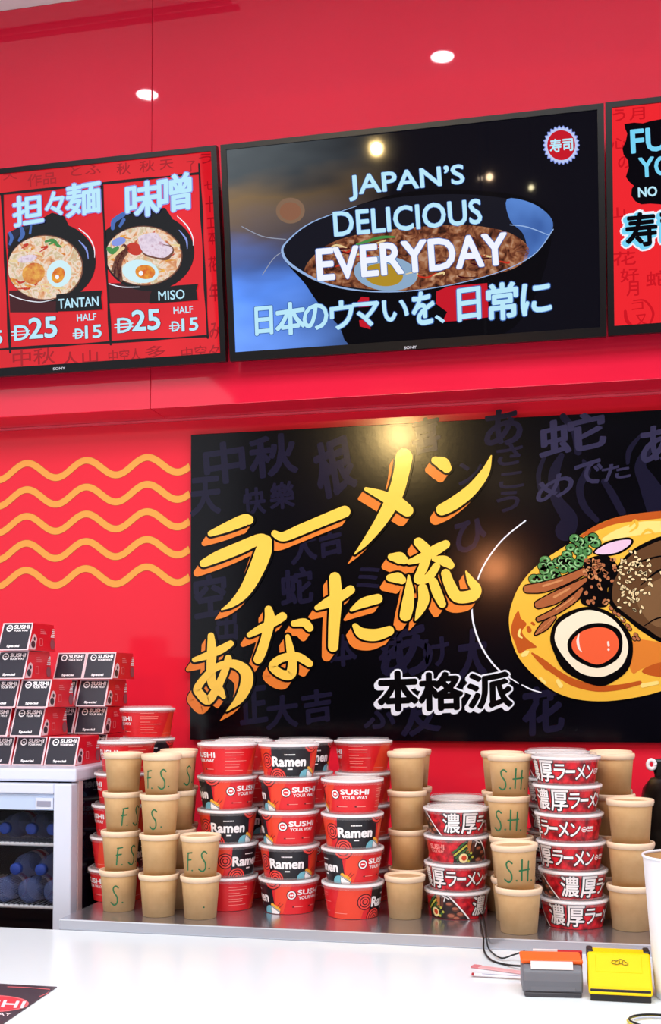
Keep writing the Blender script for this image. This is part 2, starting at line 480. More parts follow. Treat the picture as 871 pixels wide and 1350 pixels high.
def miso(P, S):
    P([(70, 640), (520, 640), (420, 800), (78, 809)], S_MAROON, 1)
    P([(45, 210), (230, 60), (380, 30), (540, 20), (600, 110), (500, 250), (45, 330)], S_BLACK, 1)
    P(ell(405, 385, 375, 320), S_BLACK, 2)
    S([[(110, 190, 30), (120, 130, 40), (190, 80, 40), (225, 60, 16)], [(170, 170, 24), (200, 120, 30)]], S_BLUE, 3)
    P(ell(365, 415, 318, 246), S_BROWN, 3)
    P(ell(362, 415, 310, 238), S_SOUP, 4)
    S([[(640, 90, 6), (720, 170, 10), (765, 260, 8), (770, 330, 4)]], S_WHITE, 3)
    S([[(655, 205, 6), (712, 280, 16), (722, 355, 6)]], S_LILAC, 3)
    S([[(80, 645, 8), (190, 672, 8), (330, 672, 6)]], S_WHITE, 3)
    for i in range(18):
        a = random.uniform(0, 2*PI); r = random.uniform(0.6, 0.95)
        x, y = 362+300*r*math.cos(a), 415+230*r*math.sin(a)
        S([[(x, y, 12), (x+random.uniform(-40, 40), y+random.uniform(-14, 24), 18), (x+random.uniform(-60, 60), y+random.uniform(-20, 40), 8)]], [S_ORNG, S_NOODLE, S_CHILI][i % 3], 5)
    P(catmull([(330, 280), (390, 240), (470, 235), (520, 290), (600, 340), (610, 390), (560, 450), (460, 440), (360, 400)], 5, True), S_BROWN, 6)
    P(catmull([(320, 270), (390, 235), (470, 230), (520, 285), (595, 345), (600, 380), (540, 430), (460, 425), (360, 385)], 5, True), S_PORK, 7)
    S([[(530, 325, 6), (600, 345, 8), (605, 400, 6)]], S_BROWN, 8)
    for k in range(5):
        S([[(205+k*10, 330+k*8, 26), (150+k*6, 430+k*10, 30), (110+k*18, 540+k*20, 24)]], [S_BROWN, S_MAROON][k % 2], 6)
    S([[(200, 350, 24), (80, 450, 20)]], S_NOODLE, 7)
    S([[(80, 360, 40), (110, 380, 50), (150, 350, 30)]], S_GREEN, 6)
    P(ell(160, 300, 60, 32, -0.3), S_LILAC, 6)
    P(ell(290, 360, 66, 50, 0.4), S_CHILI, 6)
    P(ell(340, 545, 150, 95, 0.12), S_EGG, 9); P(ell(380, 550, 82, 58, 0.1), S_YOLK, 10)
    P(ell(345, 560, 18, 20), S_WHITE, 11)
bowl_pic((0, 270), 6.22, tantan, ((45, 180), (75, 870)), 'tantan_picture')
bowl_pic((130, 270), 6.22, miso, ((35, 120), (80, 809)), 'miso_picture')
m = MB()
for poly in (((460, 735), (640, 712), (835, 700), (828, 760), (838, 860), (640, 871), (455, 876)),):
    poly_px(m, TVP, list(poly), S_BLACK, layer(12), (0, 270), 6.22)
m.build('name_patch', scr1, t1); m = MB()
poly_px(m, TVP, [(440, 690), (640, 660), (815, 648), (800, 700), (812, 782), (600, 800), (412, 809), (420, 740)], S_BLACK, layer(12), (130, 270), 6.22)
m.build('name_patch', scr1, t1)
m = MB()
def both(m, pl, text, p0, p1, h, face, halo, k, bf=0.03, bh=0.075, sh=(0, 0)):
    halo_px(m, pl, text, p0, p1, h, halo, layer(k), abs(h[1])*(bh-bf)*0.8, bf, sh, 8); text_px(m, pl, text, p0, p1, h, face, layer(k+1), bf)
for ch, x0, x1, yb0, yb1, h in (('担', 50, 160, 335, 318, 108), ('々', 168, 238, 298, 288, 88), ('麺', 245, 372, 300, 278, 118), ('味', 468, 588, 305, 286, 126), ('噌', 586, 708, 284, 264, 132)):
    m = MB(); both(m, TVP, ch, px1(x0, yb0), px1(x1, yb1), (-1, -h/2.81), S_CYAN, S_LILAC, 13, 0.022, 0.06); m.build('title_character', scr1, t1)
m = MB(); both(m, TVP, 'TANTAN', px1(217, 637), px1(365, 626), (-0.6, -12.2), S_CYAN, S_NAVY, 13, 0.02, 0.04); m.build('dish_name', scr1, t1)
m = MB(); both(m, TVP, 'MISO', px1(587, 608), px1(684, 600), (-0.5, -12.2), S_CYAN, S_NAVY, 13, 0.012, 0.03); m.build('dish_name', scr1, t1)
for (dx, dy) in ((0, 0), (382, -28)):
    m = MB()
    both(m, TVP, 'D', px1(52+dx, 755+dy), px1(105+dx, 750+dy), (-0.5, -19), S_CYAN, S_MAROON, 6, 0.02, 0.05)
    for k in (0, 1):
        strokes_px(m, TVP, [[(*px1(42+dx, 724+dy+k*12), 1.7), (*px1(108+dx, 719+dy+k*12), 1.7)]], S_CYAN, layer(8))
    both(m, TVP, '25', px1(108+dx, 748+dy), px1(209+dx, 741+dy), (-1, -26.5), S_CYAN, S_MAROON, 6, 0.03, 0.06)
    m.build('price', scr1, t1); m = MB()
    dx2, dy2 = (0, 0) if dx == 0 else (358, -27)
    text_px(m, TVP, 'HALF', px1(284+dx2, 683+dy2), px1(355+dx2, 678+dy2), (-0.4, -8.6), S_CYAN, layer(7), 0.02)
    both(m, TVP, 'D', px1(277+dx2, 749+dy2), px1(305+dx2, 747+dy2), (-0.4, -13), S_CYAN, S_MAROON, 6, 0.02, 0.05)
    for k in (0, 1):
        strokes_px(m, TVP, [[(*px1(269+dx2, 729+dy2+k*9), 1.2), (*px1(308+dx2, 726+dy2+k*9), 1.2)]], S_CYAN, layer(8))
    both(m, TVP, '15', px1(315+dx2, 748+dy2), px1(374+dx2, 743+dy2), (-0.5, -16.5), S_CYAN, S_MAROON, 6, 0.03, 0.06)
    m.build('half_price', scr1, t1)
m = MB(); both(m, TVP, '5', px1(-22, 768), px1(6, 766), (-0.5, -17), S_CYAN, S_MAROON, 6, 0.03, 0.06)
m.build('price', scr1, t1)
m = MB()
for tx, x0, y0, x1, y1, h in (('大', 8, 160, 60, 155, 30), ('作品', 100, 185, 205, 172, 45), ('とふ', 260, 145, 370, 135, 36), ('秋', 430, 140, 480, 136, 42), ('秋', 515, 132, 570, 126, 42), ('天', 590, 122, 640, 116, 36), ('了', 690, 130, 720, 127, 40), ('う', 735, 100, 785, 95, 36),
        ('中秋', 45, 852, 200, 838, 58), ('人山', 225, 850, 360, 836, 50), ('中空人', 400, 836, 520, 826, 44), ('多', 535, 822, 610, 814, 44), ('中空々', 670, 825, 810, 810, 44), ('七', 755, 195, 790, 193, 30), ('十', 760, 280, 792, 277, 60), ('エ', 765, 340, 795, 337, 40), ('本', 770, 400, 800, 397, 55), ('花', 770, 500, 805, 497, 55), ('年', 775, 610, 810, 607, 70), ('み', 775, 750, 812, 747, 60)):
    char_parts('background_writing', [(tx, px1(x0, y0), px1(x1, y1), (-0.6, -h/2.81), S_DKRED, layer(1), 0.01)], TVP, scr1, t1)

# --- middle screen
SG = bpy.data.materials.new('screen_dusk_picture'); SG.use_nodes = True; MATS['screen_dusk_picture'] = SG
b = SG.node_tree.nodes['Principled BSDF']; b.inputs['Base Color'].default_value = (0.001, 0.001, 0.001, 1)
b.inputs['Roughness'].default_value = 0.025; b.inputs['Specular IOR Level'].default_value = 0.4
L = SG.node_tree.links.new
tc = nd(SG, 'ShaderNodeTexCoord'); sp = nd(SG, 'ShaderNodeSeparateXYZ'); L(tc.outputs['Generated'], sp.inputs[0])
nz = nd(SG, 'ShaderNodeTexNoise'); nz.inputs['Scale'].default_value = 4.0; nz.inputs['Detail'].default_value = 2
L(tc.outputs['Generated'], nz.inputs['Vector'])
def mth(op, a, bb):
    n = nd(SG, 'ShaderNodeMath', operation=op)
    for i, v in enumerate((a, bb)):
        if isinstance(v, (int, float)): n.inputs[i].default_value = v
        else: L(v, n.inputs[i])
    return n.outputs[0]
mx = mth('ADD', sp.outputs['X'], mth('MULTIPLY', mth('SUBTRACT', nz.outputs['Fac'], 0.5), 0.35))
r1 = nd(SG, 'ShaderNodeValToRGB'); L(mx, r1.inputs['Fac'])
e = r1.color_ramp.elements; e[0].position = 0.0; e[0].color = (1, 1, 1, 1); e[1].position = 0.46; e[1].color = (0, 0, 0, 1)
x = e.new(0.26); x.color = (0.42, 0.42, 0.42, 1)
r2 = nd(SG, 'ShaderNodeValToRGB'); L(mth('ADD', sp.outputs['Z'], mth('MULTIPLY', mth('SUBTRACT', nz.outputs['Fac'], 0.5), 0.3)), r2.inputs['Fac'])
e = r2.color_ramp.elements; e[0].position = 0.08; e[0].color = (*lin((96, 138, 222)), 1); e[1].position = 0.9; e[1].color = (*lin((74, 80, 84)), 1)
for ps, c in ((0.3, (84, 132, 226)), (0.45, (70, 96, 160)), (0.58, (86, 76, 78)), (0.75, (112, 92, 68))):
    x = e.new(ps); x.color = (*lin(c), 1)
mxn = nd(SG, 'ShaderNodeMix', data_type='RGBA'); L(r1.outputs['Color'], mxn.inputs[0])
mxn.inputs[6].default_value = (*lin((9, 8, 16)), 1); L(r2.outputs['Color'], mxn.inputs[7])
L(mxn.outputs[2], b.inputs['Emission Color']); b.inputs['Emission Strength'].default_value = 1.55

t2, scr2 = make_screen(-1.000, 0.088, TV_H, "middle wall screen reading Japan's delicious everyday over a dark ramen bowl", SG, badge=((532.5, 460.5), (549, 459.2), (0, -3.6)))
S_DKBOWL = emis('screen_bowl_black', (10, 9, 14), 1.0)
S_BOWLIN = emis('screen_bowl_inside', (24, 24, 34), 1.0)
S_RIM = emis('screen_rim_blue', (150, 180, 226), 1.0)
S_WING = emis('screen_wing_blue', (76, 118, 190), 1.0)
noise_into(S_WING, 'Emission Color', [(58, 92, 160), (92, 138, 214)], 9, 2)
S_SOUP2 = emis('screen_brown_soup', (120, 72, 48), 1.0)
noise_into(S_SOUP2, 'Emission Color', [(40, 22, 18), (112, 60, 40), (160, 104, 70), (196, 158, 130)], 40, 5, distort=1.0, stops=[0.32, 0.46, 0.58, 0.74])
S_YOLK2 = emis('screen_dim_yolk', (176, 140, 40), 1.0)
S_EGGB = emis('screen_dim_egg', (140, 170, 200), 1.0)
S_PATCH = emis('screen_red_patch', (196, 26, 42), 1.0)
S_GHO = emis('screen_ghost_orange', (140, 96, 74), 1.0)
S_GHO2 = emis('screen_ghost_egg', (132, 104, 84), 1.0)
S_GLINE = emis('screen_ghost_line', (150, 156, 176), 1.0)
m = MB()
poly_px(m, TVP, ell(382, 277, 19, 17), S_GHO2, layer(1)); poly_px(m, TVP, ell(382, 278, 14, 12), S_GHO, layer(2))
strokes_px(m, TVP, [[(318, 298, 1), (345, 311, 1.2), (376, 315, 1)], [(345, 362, 1), (360, 340, 1.1), (374, 330, 1)]], S_GLINE, layer(1))
m.build('faded_bowl_picture', scr2, t2)
m = MB()
body = [(373, 336), (380, 350), (400, 372), (418, 398), (445, 428), (478, 461), (640, 449), (700, 400), (728, 300), (700, 262), (620, 250), (540, 252), (470, 270), (420, 290), (385, 315)]
poly_px(m, TVP, body, S_DKBOWL, layer(3), smooth=4)
poly_px(m, TVP, [(371, 330), (378, 318), (410, 293), (470, 270), (540, 258), (620, 256), (690, 266), (722, 283), (729, 302), (700, 338), (640, 363), (560, 380), (490, 383), (430, 374), (385, 350)], S_BOWLIN, layer(4), smooth=4)
strokes_px(m, TVP, [[(470, 271, 0.8), (410, 293, 1.4), (378, 318, 2), (372, 333, 3.4), (386, 351, 3.6), (430, 374, 2.6), (490, 384, 1.6), (560, 381, 1.2), (640, 364, 1), (700, 338, 1.2), (729, 302, 1.2)]], S_RIM, layer(6))
poly_px(m, TVP, [(668, 262), (700, 267), (724, 284), (728, 302), (714, 324), (690, 344), (694, 325), (688, 306), (672, 290)], S_WING, layer(5), smooth=4)
strokes_px(m, TVP, [[(672, 296, 1), (695, 299, 1.4), (724, 310, 1)]], S_RIM, layer(6))
poly_px(m, TVP, [(402, 362), (408, 342), (440, 318), (500, 304), (600, 296), (660, 303), (690, 318), (697, 335), (680, 352), (640, 364), (560, 380), (500, 382), (430, 373)], S_SOUP2, layer(5), smooth=4)
poly_px(m, TVP, ell(508, 360, 42, 23, 0.1), S_EGGB, layer(6)); poly_px(m, TVP, ell(505, 362, 26, 15, 0.1), S_YOLK2, layer(7))
for i in range(34):
    x, y = random.uniform(425, 685), 0
    y = 340+26*math.sqrt(max(0, 1-((x-555)/140)**2))*random.uniform(-1.1, 1)
    strokes_px(m, TVP, [[(x, y, 1.5), (x+random.uniform(4, 16), y+random.uniform(-5, 4), 2.6), (x+random.uniform(12, 26), y+random.uniform(-7, 7), 1.2)]], [S_BROWN, S_CHILI, S_NOODLE, S_MAROON][i % 4], layer(6), n=4)
strokes_px(m, TVP, [[(470, 322, 3), (500, 313, 4), (520, 312, 2)]], S_GREEN, layer(7))
m.build('ramen_picture', scr2, t2)
m = MB()
poly_px(m, TVP, [(575, 384), (592, 377), (642, 373), (644, 418), (600, 423), (583, 424), (589, 411), (574, 400)], S_PATCH, layer(8))
m.build('red_patch', scr2, t2); m = MB()
poly_px(m, TVP, [(470, 399), (476, 391), (486, 392), (486, 404), (472, 405)], S_PATCH, layer(8)); m.build('red_patch', scr2, t2); m = MB(); poly_px(m, TVP, [(473, 422), (487, 420), (488, 434), (474, 430)], S_PATCH, layer(8))
m.build('red_patch', scr2, t2)
m = MB()
both(m, TVP, 'JAPAN’S', (461, 264.5), (612.5, 249), (-2.4, -32.5), S_CYAN, S_BLUE, 9, 0.02, 0.045)
m.build('slogan_line', scr2, t2); m = MB()
both(m, TVP, 'DELICIOUS', (441, 311.5), (635, 294), (-2.2, -32), S_CYAN, S_BLUE, 9, 0.02, 0.045)
m.build('slogan_line', scr2, t2); m = MB()
both(m, TVP, 'EVERYDAY', (419.5, 369.5), (669, 347.5), (-2.6, -40.5), S_WHITE, S_BLUE, 9, 0.03, 0.055)
m.build('slogan_line', scr2, t2); m = MB()
for ch, x0, x1, b0, b1, h in (('日', 337, 359, 441.5, 439.5, 36), ('本', 364, 402, 443, 437.5, 41), ('の', 400, 432, 436, 432, 33), ('ウ', 436, 466, 435, 431, 36), ('マ', 466, 500, 431, 428, 31), ('い', 505, 538, 424, 421, 27), ('を', 544, 572, 429, 425, 42), ('、', 574, 586, 427, 425, 11),
        ('日', 604, 633, 423, 419, 41), ('常', 643, 682, 423, 418, 47), ('に', 688, 726, 416, 410, 40)):
    both(m, TVP, ch, (x0, b0), (x1, b1), (-1.2, -h), S_CYAN, S_BLUE, 9, 0.026, 0.06)
m.build('slogan_line', scr2, t2)
m = MB()
sc_ = [(739.5+(23.6+1.3*math.cos(26*a))*math.cos(a)*0.98, 191+(23.6+1.3*math.cos(26*a))*math.sin(a)*1.05) for a in [2*PI*k/208 for k in range(208)]]
poly_px(m, TVP, sc_, S_LILAC, layer(8)); poly_px(m, TVP, [(739.5+(x-739.5)*0.94, 191+(y-191)*0.94) for x, y in sc_], emis('screen_badge_pale', (190, 204, 244), 1.0), layer(8.5))
poly_px(m, TVP, ell(739.5, 191, 18.4, 19.8), S_PATCH, layer(9))
text_px(m, TVP, '寿司', (725, 201), (755, 198), (-0.6, -17), S_CYAN, layer(10), 0.025)
m.build('round_emblem', scr2, t2)

# --- right screen
t3, scr3 = make_screen(0.0925, 1.182, TV_H, 'right wall screen, red with black brush patch, cut off by the photo edge', S_RED3, dz=0.001)
def px3(x, y): return (700+x/5.094, 150+y/5.094)
m = MB()
pts = [px3(*p) for p in ((625, 65), (690, 55), (750, 60), (800, 45), (871, 32))] + [(905, 152), (960, 150), (966, 250), (905, 266)] + [px3(*p) for p in ((871, 605), (800, 600), (740, 605), (700, 585), (672, 545), (675, 500), (690, 480), (660, 455), (635, 420), (655, 360), (650, 310), (620, 270), (612, 230), (635, 180), (645, 130), (630, 95))]
poly_px(m, TVP, pts, S_BLACK, layer(2))
m.build('brush_patch', scr3, t3)
m = MB()
both(m, TVP, 'FU', px3(676, 262), (878.5, 196.5), (-1.4, -30), S_CYAN2, S_NAVY, 4, 0.03, 0.06)
m.build('notice_lettering', scr3, t3); m = MB()
both(m, TVP, 'YO', (843, 233.5), (887, 229.5), (-1.2, -25.5), S_CYAN2, S_NAVY, 4, 0.03, 0.06)
m.build('notice_lettering', scr3, t3); m = MB()
text_px(m, TVP, 'NO', (841.5, 259.5), (866, 257.5), (-0.5, -12.5), S_CYAN, layer(5), 0.03)
m.build('notice_lettering', scr3, t3)
m = MB()
for sh in ((-3.4, 2.4), (-1.6, 1.2), (0, 0)): halo_px(m, TVP, '寿司', (826, 325.5), (908, 317.5), (-2, -43), S_WHITE, layer(4), 3.8, 0.03, sh)
for sh in ((-3.4, 2.4), (-1.6, 1.2)): halo_px(m, TVP, '寿司', (826, 325.5), (908, 317.5), (-2, -43), S_CYAN2, layer(5), 1.6, 0.03, sh)
text_px(m, TVP, '寿司', (826, 325.5), (908, 317.5), (-2, -43), S_BLACK, layer(6), 0.028)
m.build('title_lettering', scr3, t3)
m = MB()
S_DR3 = emis('screen_soft_red', (204, 22, 34), 1.0)
for tx, x0, y0, x1, y1, h in (('花', 808, 350, 838, 348, 18), ('好', 818, 372, 842, 370, 18), ('月', 826, 390, 842, 389, 19), ('蛇', 852, 378, 880, 375, 20), ('う月', 808, 160, 850, 156, 16), ('山', 804, 288, 824, 286, 14), ('心', 806, 196, 826, 194, 14), ('の', 815, 222, 832, 220, 16), ('コ', 833, 409, 848, 407, 10), ('又', 838, 429, 853, 427, 14)):
    char_parts('background_writing', [(tx, (x0, y0), (x1, y1), (-0.5, -h), S_DR3, layer(1), 0.015)], TVP, scr3, t3)
m = MB()
strokes_px(m, TVP, [[(835, 396, 1.4), (850, 396, 2.6), (861, 412, 3.4), (856, 428, 2)], [(824, 410, 4), (826, 422, 5), (834, 430, 3)]], S_DR3, layer(1))
m.build('background_ring', scr3, t3)

# ------------------------------------------------------------------ the black poster
PY = WALL_Y-0.028
PP = Plane((0, PY, 0), (0, -1, 0))
def pmat(name, rgb):
    mm = mat(name, rgb, 0.13, spec=0.35)
    if not mm.get('b'): bump(mm, 45, 0.022, 0.002); mm['b'] = 1
    return mm
K = pmat('poster_black', (5, 4, 9)); KS = pmat('poster_ink_black', (7, 6, 9))
noise_into(K, 'Base Color', [(3, 3, 6), (8, 7, 17)], 2.0, 2)
P_SC = pmat('poster_scribble', (26, 23, 46)); P_SC2 = pmat('poster_scribble_pale', (50, 47, 74)); P_ST = pmat('poster_steam', (25, 23, 43))
YEL = pmat('poster_yellow', (252, 206, 84)); ORG = pmat('poster_orange', (232, 128, 52)); PW = pmat('poster_white', (236, 238, 250))
P0 = onY(251.5, 573, PY); PB = onY(400, 976, PY)
px_w = 1.72
pt = thing('wall_poster', (P0.x+px_w/2, WALL_Y, PB.z), 'large black poster with yellow brush lettering and a drawn ramen bowl', 'poster')
m = MB(); m.box((P0.x, PY, PB.z), (P0.x+px_w, WALL_Y-0.0005, P0.z), K)
m.build('board', pt, pt, bevel=0.0015)
def lf(k): return 0.0003*(k+1)
m = MB()
for tx, p0, p1, h in (('中秋', (272, 640), (392, 622), (-4, -52)), ('快', (322, 680), (350, 676), (-2, -34)), ('樂', (357, 672), (388, 668), (-1, -34)), ('根', (424, 660), (470, 640), (-12, -70)), ('喜', (545, 600), (580, 592), (-2, -44)),
        ('天', (252, 680), (290, 676), (0, -48)), ('空', (258, 815), (298, 808), (-2, -54)), ('大吉', (385, 745), (452, 728), (-3, -42)), ('蛇', (372, 800), (412, 792), (-2, -46)), ('正', (318, 955), (352, 950), (-2, -46)), ('大', (352, 962), (392, 957), (0, -42)), ('吉', (400, 955), (438, 949), (-2, -42)), ('あ', (505, 895), (570, 885), (-5, -68)), ('け', (560, 880), (592, 875), (-2, -36)), ('本', (435, 880), (470, 875), (-2, -40)), ('大', (605, 895), (640, 890), (0, -62)), ('花', (690, 970), (742, 962), (0, -60)), ('ふ', (480, 962), (520, 957), (0, -36)), ('友', (530, 972), (580, 962), (-2, -50)), ('あ', (640, 590), (688, 583), (-2, -46)), ('さ', (655, 615), (688, 610), (0, -26)), ('こ', (658, 645), (690, 641), (0, -20)), ('う', (655, 676), (684, 672), (0, -26)), ('ン', (605, 640), (635, 634), (0, -28)), ('ミ', (470, 778), (500, 774), (0, -28)), ('好', (500, 870), (530, 866), (0, -40)), ('出', (285, 845), (312, 842), (0, -40)), ('ひ', (600, 730), (640, 722), (0, -40))):
    char_parts('background_writing', [(tx, p0, p1, h, P_SC, lf(0), 0.03)], PP, pt, pt)
m = MB()
def pxs(x, y): return (660+x/4.128, 540+y/4.125)
for s in ([(350, 660, 110), (370, 590, 90), (300, 480, 60), (290, 350, 60), (330, 250, 30)], [(520, 600, 30), (450, 520, 40), (430, 420, 40), (470, 330, 40), (450, 280, 20)], [(215, 450, 20), (205, 350, 26), (240, 250, 20)], [(660, 560, 40), (600, 450, 40), (560, 390, 30)], [(880, 560, 160), (800, 400, 100), (760, 300, 60), (830, 180, 40)], [(690, 290, 20), (700, 220, 30), (760, 140, 16)], [(420, 230, 40), (400, 120, 40), (340, 40, 40)]):
    m = MB(); strokes_px(m, PP, [[(*pxs(x, y), w_/4.1) for x, y, w_ in s]], P_ST, lf(1)); m.build('steam_wisp', pt, pt)
m = MB()
for tx, p0, p1, h in (('蛇', pxs(215, 270), pxs(570, 190), (-2, -46)), ('あ', pxs(770, 300), pxs(960, 260), (-4, -46)), ('め', pxs(200, 520), pxs(400, 440), (-4, -28)), ('で', pxs(410, 425), pxs(555, 390), (-2, -30)), ('た', pxs(560, 392), pxs(705, 365), (-3, -20))):
    char_parts('pale_writing', [(tx, p0, p1, h, P_SC2, lf(2), 0.03)], PP, pt, pt)

# big brush lettering: strokes (x, y, width) in their own crop frames
LET = []
def let(org, sc, strokes): LET.append((org, sc, strokes))
let((250, 580), 3.959, [[(112, 490, 30), (200, 455, 52), (285, 420, 60), (310, 418, 50)],
     [(75, 645, 40), (150, 610, 58), (260, 565, 62), (365, 520, 56), (395, 530, 60)],
     [(398, 530, 66), (385, 590, 84), (345, 690, 78), (290, 790, 62), (225, 855, 34), (170, 886, 6)]])
let((250, 580), 3.959, [[(445, 490, 34), (490, 506, 48), (580, 470, 56), (700, 420, 58), (810, 375, 60)]])
let((450, 580), 3.959, [[(328, 92, 88), (312, 180, 80), (280, 290, 78), (210, 420, 62), (130, 530, 36), (70, 596, 5)],
     [(130, 258, 20), (210, 290, 50), (290, 330, 70), (345, 370, 62)]])
let((450, 580), 3.959, [[(490, 108, 40), (530, 125, 66), (550, 148, 50)],
     [(525, 365, 60), (590, 330, 66), (680, 260, 60), (750, 170, 44), (782, 84, 6)]])
let((250, 790), 4.355, [[(125, 210, 36), (130, 300, 54), (125, 400, 50), (132, 480, 52), (170, 520, 54), (198, 560, 24)],
     [(30, 348, 26), (100, 325, 40), (180, 290, 46), (238, 255, 36)],
     [(225, 340, 40), (205, 410, 42), (165, 500, 44), (110, 580, 50), (60, 540, 48), (48, 510, 44), (90, 450, 40), (160, 390, 40), (250, 370, 48), (320, 410, 66), (330, 480, 70), (290, 570, 50), (215, 642, 6)]])
let((250, 790), 4.355, [[(345, 205, 30), (400, 175, 44), (480, 135, 48), (535, 100, 50)],
     [(455, 60, 44), (462, 120, 60), (440, 220, 54), (415, 300, 56), (395, 345, 52)],
     [(600, 140, 34), (660, 135, 48), (690, 165, 44)],
     [(565, 215, 26), (580, 290, 44), (592, 370, 50), (580, 430, 60), (530, 430, 50), (480, 385, 48), (530, 340, 44), (620, 330, 48), (690, 370, 40)]])
let((410, 700), 3.629, [[(30, 368, 24), (90, 340, 50), (150, 310, 44), (190, 282, 42)],
     [(115, 225, 54), (120, 320, 58), (112, 440, 54), (107, 555, 48)],
     [(195, 378, 16), (250, 345, 46), (320, 325, 46)],
     [(212, 455, 26), (245, 490, 52), (310, 498, 56), (375, 478, 46)]])
let((410, 700), 3.629, [[(385, 125, 34), (425, 130, 56), (445, 140, 40)], [(378, 225, 34), (415, 225, 52), (435, 235, 40)],
     [(468, 215, 10), (470, 290, 44), (462, 360, 58), (452, 405, 54)],
     [(515, 55, 46), (545, 85, 52)], [(470, 150, 24), (540, 125, 46), (600, 90, 50), (645, 65, 40)],
     [(555, 120, 44), (535, 180, 44), (510, 235, 36), (560, 225, 40), (600, 170, 36)], [(590, 135, 24), (640, 145, 50), (668, 165, 36)],
     [(535, 275, 44), (540, 330, 52), (520, 385, 36), (500, 428, 6)],
     [(585, 245, 42), (605, 300, 46), (628, 350, 36)],
     [(645, 205, 44), (665, 260, 52), (700, 315, 56), (770, 310, 56), (790, 280, 50), (765, 240, 36), (742, 195, 8)]])
for org, sc, st in LET:
    g = 3.4
    mo = MB(); mk = MB(); my = MB()
    for i in range(7):                    # the stepped drop shadow of the lettering
        sh = (-8.6*(i+1)/7, 12.6*(i+1)/7)
        strokes_px(mo, PP, st, KS, lf(3)+STEP*i*8, org, sc, g*0.4*sc, sh, n=5)
        strokes_px(mo, PP, st, ORG, lf(7)+STEP*i*8, org, sc, -0.1*sc, sh, n=5)
    strokes_px(mk, PP, st, KS, lf(12), org, sc, 2.9*sc, n=5)
    strokes_px(my, PP, st, YEL, lf(16), org, sc, 0.1*sc, n=6)
    ch_ = my.build('brush_character', pt, pt)
    mo.build('drop_shadow', ch_, pt); mk.build('outline', ch_, pt)
m = MB()
for ch, x0, x1, yb0, yb1, h in (('本', 72, 255, 243, 235, 180), ('格', 268, 470, 240, 232, 172), ('派', 500, 705, 232, 222, 162)):
    p0 = (480+x0/3.629, 870+yb0/3.625); p1 = (480+x1/3.629, 870+yb1/3.625); hh = (-1, -h/3.625)
    m = MB()
    for k, sh in enumerate(((-3.2, 3.2), (-1.6, 1.6), (0, 0))):
        halo_px(m, PP, ch, p0, p1, hh, PW, lf(7+k*0.6), 2.6, 0.03, sh)
    text_px(m, PP, ch, p0, p1, hh, KS, lf(10), 0.038)
    m.build('tagline_character', pt, pt)
m = MB()
strokes_px(m, PP, [[(692.5, 686.5, 1.8), (660, 714, 1.8), (634, 753, 2.0), (622, 800, 2.2), (630, 842, 2.4), (652, 878, 2.2), (683, 901, 1.6)], [(688, 903, 1.5), (700, 909, 2), (713, 913, 1.4)]], PW, lf(5))
m.build('white_arc', pt, pt)

# the drawn ramen bowl
BO, BS = (660, 670), 4.128
PB_ = lambda pts, mm, k, sm=5: poly_px(bm_, PP, pts, mm, lf(k), BO, BS, smooth=sm)
PS_ = lambda st, mm, k, gr=0: strokes_px(bm_, PP, st, mm, lf(k), BO, BS, gr)
C_SOUP = pmat('poster_soup', (243, 187, 66)); C_SOUP2 = pmat('poster_soup_light', (250, 222, 130)); C_CHI = pmat('poster_chili', (190, 88, 34)); C_CH2 = pmat('poster_broth_orange', (222, 128, 50))
C_EGG = pmat('poster_egg', (246, 232, 205)); C_YLK = pmat('poster_yolk', (240, 98, 60)); C_BAM = pmat('poster_bamboo', (170, 96, 58)); C_BA2 = pmat('poster_bamboo_light', (206, 140, 92))
C_MEAT = pmat('poster_pork', (98, 66, 42)); C_ME2 = pmat('poster_pork_light', (124, 90, 60)); C_GR = pmat('poster_green', (78, 134, 76)); C_GR2 = pmat('poster_green_light', (150, 200, 140)); C_PNK = pmat('poster_fishcake', (232, 196, 222)); C_SES = pmat('poster_sesame', (240, 214, 164)); C_MIN = pmat('poster_mince', (176, 106, 70))
bm_ = MB()
outer = [(871, 20), (740, 32), (610, 48), (480, 108), (340, 205), (200, 300), (105, 405), (55, 510), (36, 610), (52, 725), (95, 825), (180, 920), (285, 1003), (410, 1047), (560, 1058), (720, 1040), (871, 1004), (1060, 930), (1230, 790), (1290, 600), (1240, 370), (1110, 150), (1000, 60)]
PB_(outer, KS, 5); PB_([(560+(x-560)*0.985, 540+(y-540)*0.985) for x, y in outer], C_SOUP, 6)
PS_([[(871, 36, 40), (740, 50, 40), (620, 70, 34), (500, 118, 26), (420, 165, 10)]], C_CHI, 7)
PS_([[(871, 100, 60), (760, 110, 70), (640, 140, 50), (560, 170, 20)]], C_SOUP2, 7)
PS_([[(700, 100, 8), (730, 70, 20), (740, 100, 14), (700, 130, 6)], [(760, 150, 8), (800, 118, 16), (835, 140, 10)], [(560, 150, 14), (570, 120, 10)]], C_SOUP, 8)
PB_([(95, 560), (110, 600), (140, 630), (115, 670), (140, 710), (195, 755), (150, 765), (100, 790), (80, 740), (55, 670), (70, 600)], C_CHI, 7)
PS_([[(170, 790, 10), (230, 840, 34), (310, 900, 34), (400, 950, 40), (520, 980, 36), (640, 975, 30), (755, 950, 22)]], C_CHI, 7)
PS_([[(225, 850, 8), (250, 865, 30), (275, 880, 8)], [(150, 650, 20), (155, 665, 26)], [(170, 625, 14), (180, 632, 14)]], C_CHI, 8)
PS_([[(120, 800, 20), (135, 790, 30), (150, 780, 10)], [(105, 660, 10), (98, 690, 14), (115, 705, 8)], [(310, 940, 20), (325, 965, 26)], [(215, 925, 14), (240, 950, 16)], [(770, 965, 24), (850, 950, 20)]], C_SOUP2, 8)
